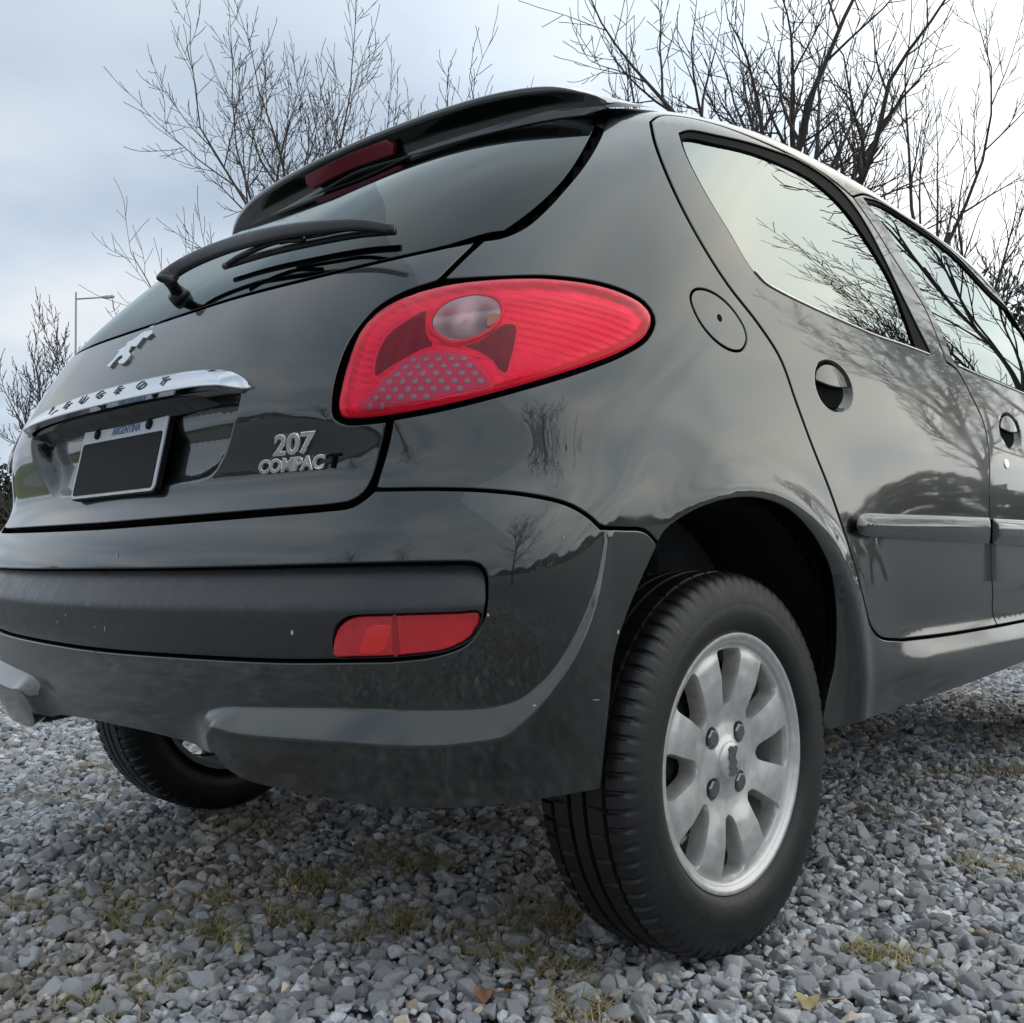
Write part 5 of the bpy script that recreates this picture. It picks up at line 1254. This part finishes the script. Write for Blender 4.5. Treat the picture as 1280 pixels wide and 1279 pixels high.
# ================================================================== TREES AND BACKGROUND
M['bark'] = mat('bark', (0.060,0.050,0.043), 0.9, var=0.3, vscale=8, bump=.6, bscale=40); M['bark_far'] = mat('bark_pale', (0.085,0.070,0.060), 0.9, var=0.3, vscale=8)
M['bush'] = mat('evergreen_leaves', (0.035,0.042,0.022), 0.8, var=0.45, vscale=3); M['lawn'] = mat('lawn', (0.10,0.115,0.035), 0.9, var=0.3, vscale=2); M['post'] = mat('lamp_post_metal', (0.30,0.30,0.31), 0.6)
def world_at(px, py, dist):
    """point at a horizontal distance along a picture direction"""
    d = pix_rays(np.array([(px,py)]))[0]; return CAM_POS+d*(dist/math.hypot(d[0], d[1]))
class Tree:
    def __init__(s, seed, side=5): s.r = random.Random(seed); s.V = []; s.F = []; s.TV = []; s.TF = []
    def tube(s, pts, rads, n, trunk=False):
        V, F = (s.TV, s.TF) if trunk else (s.V, s.F); k = len(V); t = (pts[-1]-pts[0]).normalized(); up = t.orthogonal().normalized(); b = t.cross(up)
        for p, r in zip(pts, rads):
            for j in range(n): a = 2*math.pi*j/n; V.append(tuple(p+(up*math.cos(a)+b*math.sin(a))*r))
        for i in range(len(pts)-1):
            for j in range(n): F.append((k+i*n+j, k+i*n+(j+1)%n, k+(i+1)*n+(j+1)%n, k+(i+1)*n+j))
    def branch(s, p, d, ln, r, lev, P):
        rr = s.r; nseg = max(3, int(5-lev*.5)); pts = [p]; rads = [r]; dirs = [d]; cur = d.copy()
        for i in range(nseg):
            cur = (cur+Vector((rr.gauss(0,1), rr.gauss(0,1), rr.gauss(0,1)))*P['wob']+Vector((0,0,P['up']*(1 if lev else .3)))).normalized()
            p = p+cur*(ln/nseg); pts.append(p); rads.append(max(P['rmin'], r*(1-(i+1)/nseg*P['taper']))); dirs.append(cur)
        s.tube(pts, rads, 8 if lev == 0 else (6 if lev == 1 else (4 if lev == 2 else 3)), lev == 0)
        if lev >= P['levels']: return
        nc = P['kids'][lev]
        for c in range(nc):
            t = P['start'] + (1-P['start'])*(c+rr.random()*.8)/nc if lev else P['t0']+(1-P['t0'])*(c+rr.random())/nc
            f = t*nseg; i = min(int(f), nseg-1); q = pts[i].lerp(pts[i+1], f-i); rad = (rads[i]+(rads[i+1]-rads[i])*(f-i))
            az = c*2.4+rr.uniform(-.6,.6); ax = dirs[i].orthogonal().normalized(); ax.rotate(Matrix.Rotation(az, 3, dirs[i]))
            ang = R(rr.uniform(*P['ang'])); nd = (dirs[i]*math.cos(ang)+ax*math.sin(ang)).normalized()
            s.branch(q, nd, ln*P['ratio']*rr.uniform(.6,1.15)*(1-.42*t if lev else 1-.25*t), max(P['rmin'], rad*P['rr']), lev+1, P)
        # leader fork
        if lev and lev < P['levels']: s.branch(pts[-1], (dirs[-1]+Vector((rr.gauss(0,.2), rr.gauss(0,.2), .1))).normalized(), ln*.5, rads[-1], lev+1, P)
    def build(s, loc, label, bark, group='bare winter trees', name='bare_tree'):
        e = empty(name, loc); tag(e, label, 'tree', group)
        mesh_obj('trunk', s.TV, s.TF, bark, e); mesh_obj('crown', s.V, s.F, bark, e); return e
def bare_tree(base, height, seed, label, bark, levels=4, kids=(9,6,5,4), rt=None, spread=(22,48), up=.10, t0=.22, lean=(0,0), ratio=.58, rmin=.004, trunk_len=None, wob=.09, group='bare winter trees'):
    t = Tree(seed); P = dict(wob=wob, up=up, taper=.66, levels=levels, kids=kids, start=.18, t0=t0, ang=spread, ratio=ratio, rr=.70, rmin=rmin)
    t.branch(Vector((0,0,-.1)), Vector((lean[0], lean[1], 1)).normalized(), trunk_len or height*.62, rt or height*.016, 0, P)
    return t.build(Vector(base), label, bark, group)
def gb(px, dist): p = world_at(px, 700, dist); return (p[0], p[1], -.02)
bare_tree(gb(1062, 8.5), 6.2, 11, 'large dark bare tree rising behind the side windows, forked trunk', M['bark'], 4, (12,7,5,3), .12, (22,58), .08, .36, (.0,0), .60, .0034, 3.9)
bare_tree(gb(1130, 11), 6.5, 29, 'leaning bare tree behind the front door, right of the forked one', M['bark'], 4, (6,5,4,3), .085, (18,42), .09, .30, (.28,.28), .60, .0036, 4.2)
bare_tree(gb(395, 14), 7.6, 41, 'slender bare tree showing above the left end of the spoiler', M['bark_far'], 4, (18,7,5,3), .075, (24,54), .11, .22, (0,0), .60, .004, 5.6)
bare_tree(gb(505, 17), 7.6, 42, 'slender bare tree showing above the middle of the spoiler', M['bark_far'], 4, (15,7,5,3), .07, (20,44), .14, .25, (0,0), .46, .005, 6.2)
bare_tree(gb(600, 22), 9.4, 47, 'thin bare tree tops just above the high side of the spoiler', M['bark_far'], 4, (10,5,4,2), .07, (18,36), .14, .35, (0,0), .42, .008, 8.0)
bare_tree(gb(735, 15), 7.4, 44, 'sparse bare saplings standing between spoiler corner and large tree', M['bark_far'], 4, (9,5,3,2), .06, (18,38), .16, .35, (0,0), .42, .006, 6.2)
bare_tree(gb(28, 17), 4.4, 45, 'small bare tree at the far left beside the lamp post', M['bark_far'], 4, (13,7,5,3), .06, (22,50), .13, .20, (0,0), .50, .005, 3.4)
bare_tree(gb(1262, 19), 5.6, 48, 'thin bare tree at the right edge above the dark bush', M['bark_far'], 4, (9,6,4,3), .07, (25,50), .10, .25, (0,0), .52, .008, 4.2)
# trees on the near side and behind the viewer: seen as reflections in glass and paint
bare_tree((2.3,6.8,-.02), 6.6, 61, 'bare tree mirrored in the rear side window', M['bark'], 4, (9,6,4,3), .06, (22,50), .10, .30, (0,0), .60, .005, 4.0, group='bare trees mirrored in the car')
bare_tree((4.2,11.5,-.02), 7.5, 62, 'bare tree mirrored in the front side window', M['bark'], 4, (10,6,5,3), .10, (22,50), .10, .30, (0,0), .60, .008, 4.2, group='bare trees mirrored in the car')
bare_tree((7.5,-2.5,-.02), 6.2, 63, 'bare tree mirrored in the rear quarter panel', M['bark'], 4, (9,6,4,3), .10, (22,50), .10, .30, (0,0), .60, .008, 4.2, group='bare trees mirrored in the car')
bare_tree((2.5,-14,-.02), 6.5, 64, 'bare tree mirrored in the tailgate', M['bark_far'], 3, (10,6,5,3), .10, (22,50), .10, .30, (0,0), .60, .010, 4.2, group='bare trees mirrored in the car')
bare_tree((-5.5,-17,-.02), 6.5, 65, 'second bare tree mirrored in the tailgate, farther off', M['bark_far'], 3, (10,6,5,3), .10, (22,50), .10, .30, (0,0), .60, .010, 4.2, group='bare trees mirrored in the car')
# lamp post with a straight arm
def lamp_post():
    top = world_at(95, 374, 24); tip = world_at(141, 371, 24.6); root = empty('lamp_post', (top[0], top[1], 0)); tag(root, 'thin lamp post with one long arm, left of the car', 'lamp post')
    t = Vector((0,0,top[2])); a = Vector((tip[0]-top[0], tip[1]-top[1], tip[2]))
    mb = MB(); mb.tube([(0,0,0),(0,0,top[2]*.5),t+Vector((0,0,.15))], [.035,.028,.02], 8); mb.build('pole', M['post'], root, True)
    mb = MB(); mb.tube([t, t.lerp(a, .6), a], [.018,.018,.014], 6); mb.build('arm', M['post'], root, True)
    d = (a-t).normalized(); mb = MB(); mb.tube([a-d*.3, a-d*.2, a, a+d*.05], [.02,.04,.035,.015], 8); mb.build('lamp_head', M['post'], root, True)
lamp_post()
# bushes: many small leaf faces through a lumpy volume
def bush(base, w, h, dep, seed, label, n=2600, leafs=.12, group='evergreen bushes'):
    r_ = np.random.default_rng(seed); cl = r_.normal(size=(26,3))*np.array([w*.32,dep*.3,h*.22])+[0,0,h*.5]; rad = r_.uniform(.16,.34,26)*h
    i = r_.integers(0, 26, n); d = unit(r_.normal(size=(n,3))); P = cl[i]+d*(rad[i]*r_.uniform(.55,1.05,n))[:,None]; P[:,2] = np.maximum(P[:,2], .05)
    a = unit(r_.normal(size=(n,3))); b = unit(np.cross(a, r_.normal(size=(n,3)))); s = leafs*r_.uniform(.5,1.2,n)[:,None]
    V = np.stack([P-a*s, P+b*s*.5, P+a*s, P-b*s*.5], 1).reshape(-1,3); F = np.arange(4*n).reshape(n,4)
    e = empty('bush', base); tag(e, label, 'bush', group); mesh_obj('foliage', V, [tuple(f) for f in F], M['bush'], e, False)
    mb = MB()
    for k in range(4): mb.tube([(0,0,-.1),(cl[k][0]*.5,cl[k][1]*.5,h*.3),tuple(cl[k])], [.06,.04,.02], 5)
    mb.build('stems', M['bark'], e, True)
p = world_at(-14, 690, 21); bush((p[0],p[1],0), 1.4, 2.7, 2, 1, 'dark evergreen bush at the far left edge beyond the tailgate', 9000, .07)
p = world_at(1300, 690, 26); bush((p[0],p[1],0), 5, 6.0, 4, 2, 'dark bush at the right edge above the front window', 9000, .12)
# a grass bank beyond the gravel at the left
def bank():
    c = world_at(-30, 690, 16); d = pix_rays(np.array([(-30,690)]))[0]; f = unit(np.array([[d[0], d[1], 0]]))[0]; s = np.array([-f[1], f[0], 0]); V = []; F = []; nx, ny = 40, 16
    for i in range(nx):
        for j in range(ny):
            u = (i/(nx-1)-.5)*60; w = j/(ny-1)*22; z = 1.15*smooth01(np.array(w/9))+.10*math.sin(u*.7+w)-.03; q = c+s*u+f*w; V.append((q[0], q[1], float(z)-.02))
    for i in range(nx-1):
        for j in range(ny-1): F.append((i*ny+j, (i+1)*ny+j, (i+1)*ny+j+1, i*ny+j+1))
    o = mesh_obj('grass_bank', V, F, M['lawn']); tag(o, kind='structure'); o['label'] = 'low grass bank beyond the car at the left'
bank()
# far wood all round (mirrored in bumper and doors)
def wood():
    r_ = np.random.default_rng(3); n = 26000; a = r_.uniform(0, 2*math.pi, n); rr_ = r_.uniform(62, 76, n); top = 3.0+1.6*np.sin(a*5+1)+1.0*np.sin(a*13)+.8*np.sin(a*31+2)
    vis = np.degrees(np.arctan2(np.sin(a), np.cos(a)))
    z = top*r_.random(n)**.7; P = np.stack([rr_*np.cos(a), rr_*np.sin(a), z], -1); t = unit(r_.normal(size=(n,3))); b = unit(np.cross(t, r_.normal(size=(n,3)))); s = r_.uniform(.35,.8,n)[:,None]
    V = np.stack([P-t*s, P+b*s*.6, P+t*s, P-b*s*.6], 1).reshape(-1,3)
    o = mesh_obj('far_wood', V, np.arange(4*n).reshape(n,4), M['bush'], None, False); tag(o, 'low dark line of far woodland around the gravel lot', 'wood', kind='stuff')
wood()
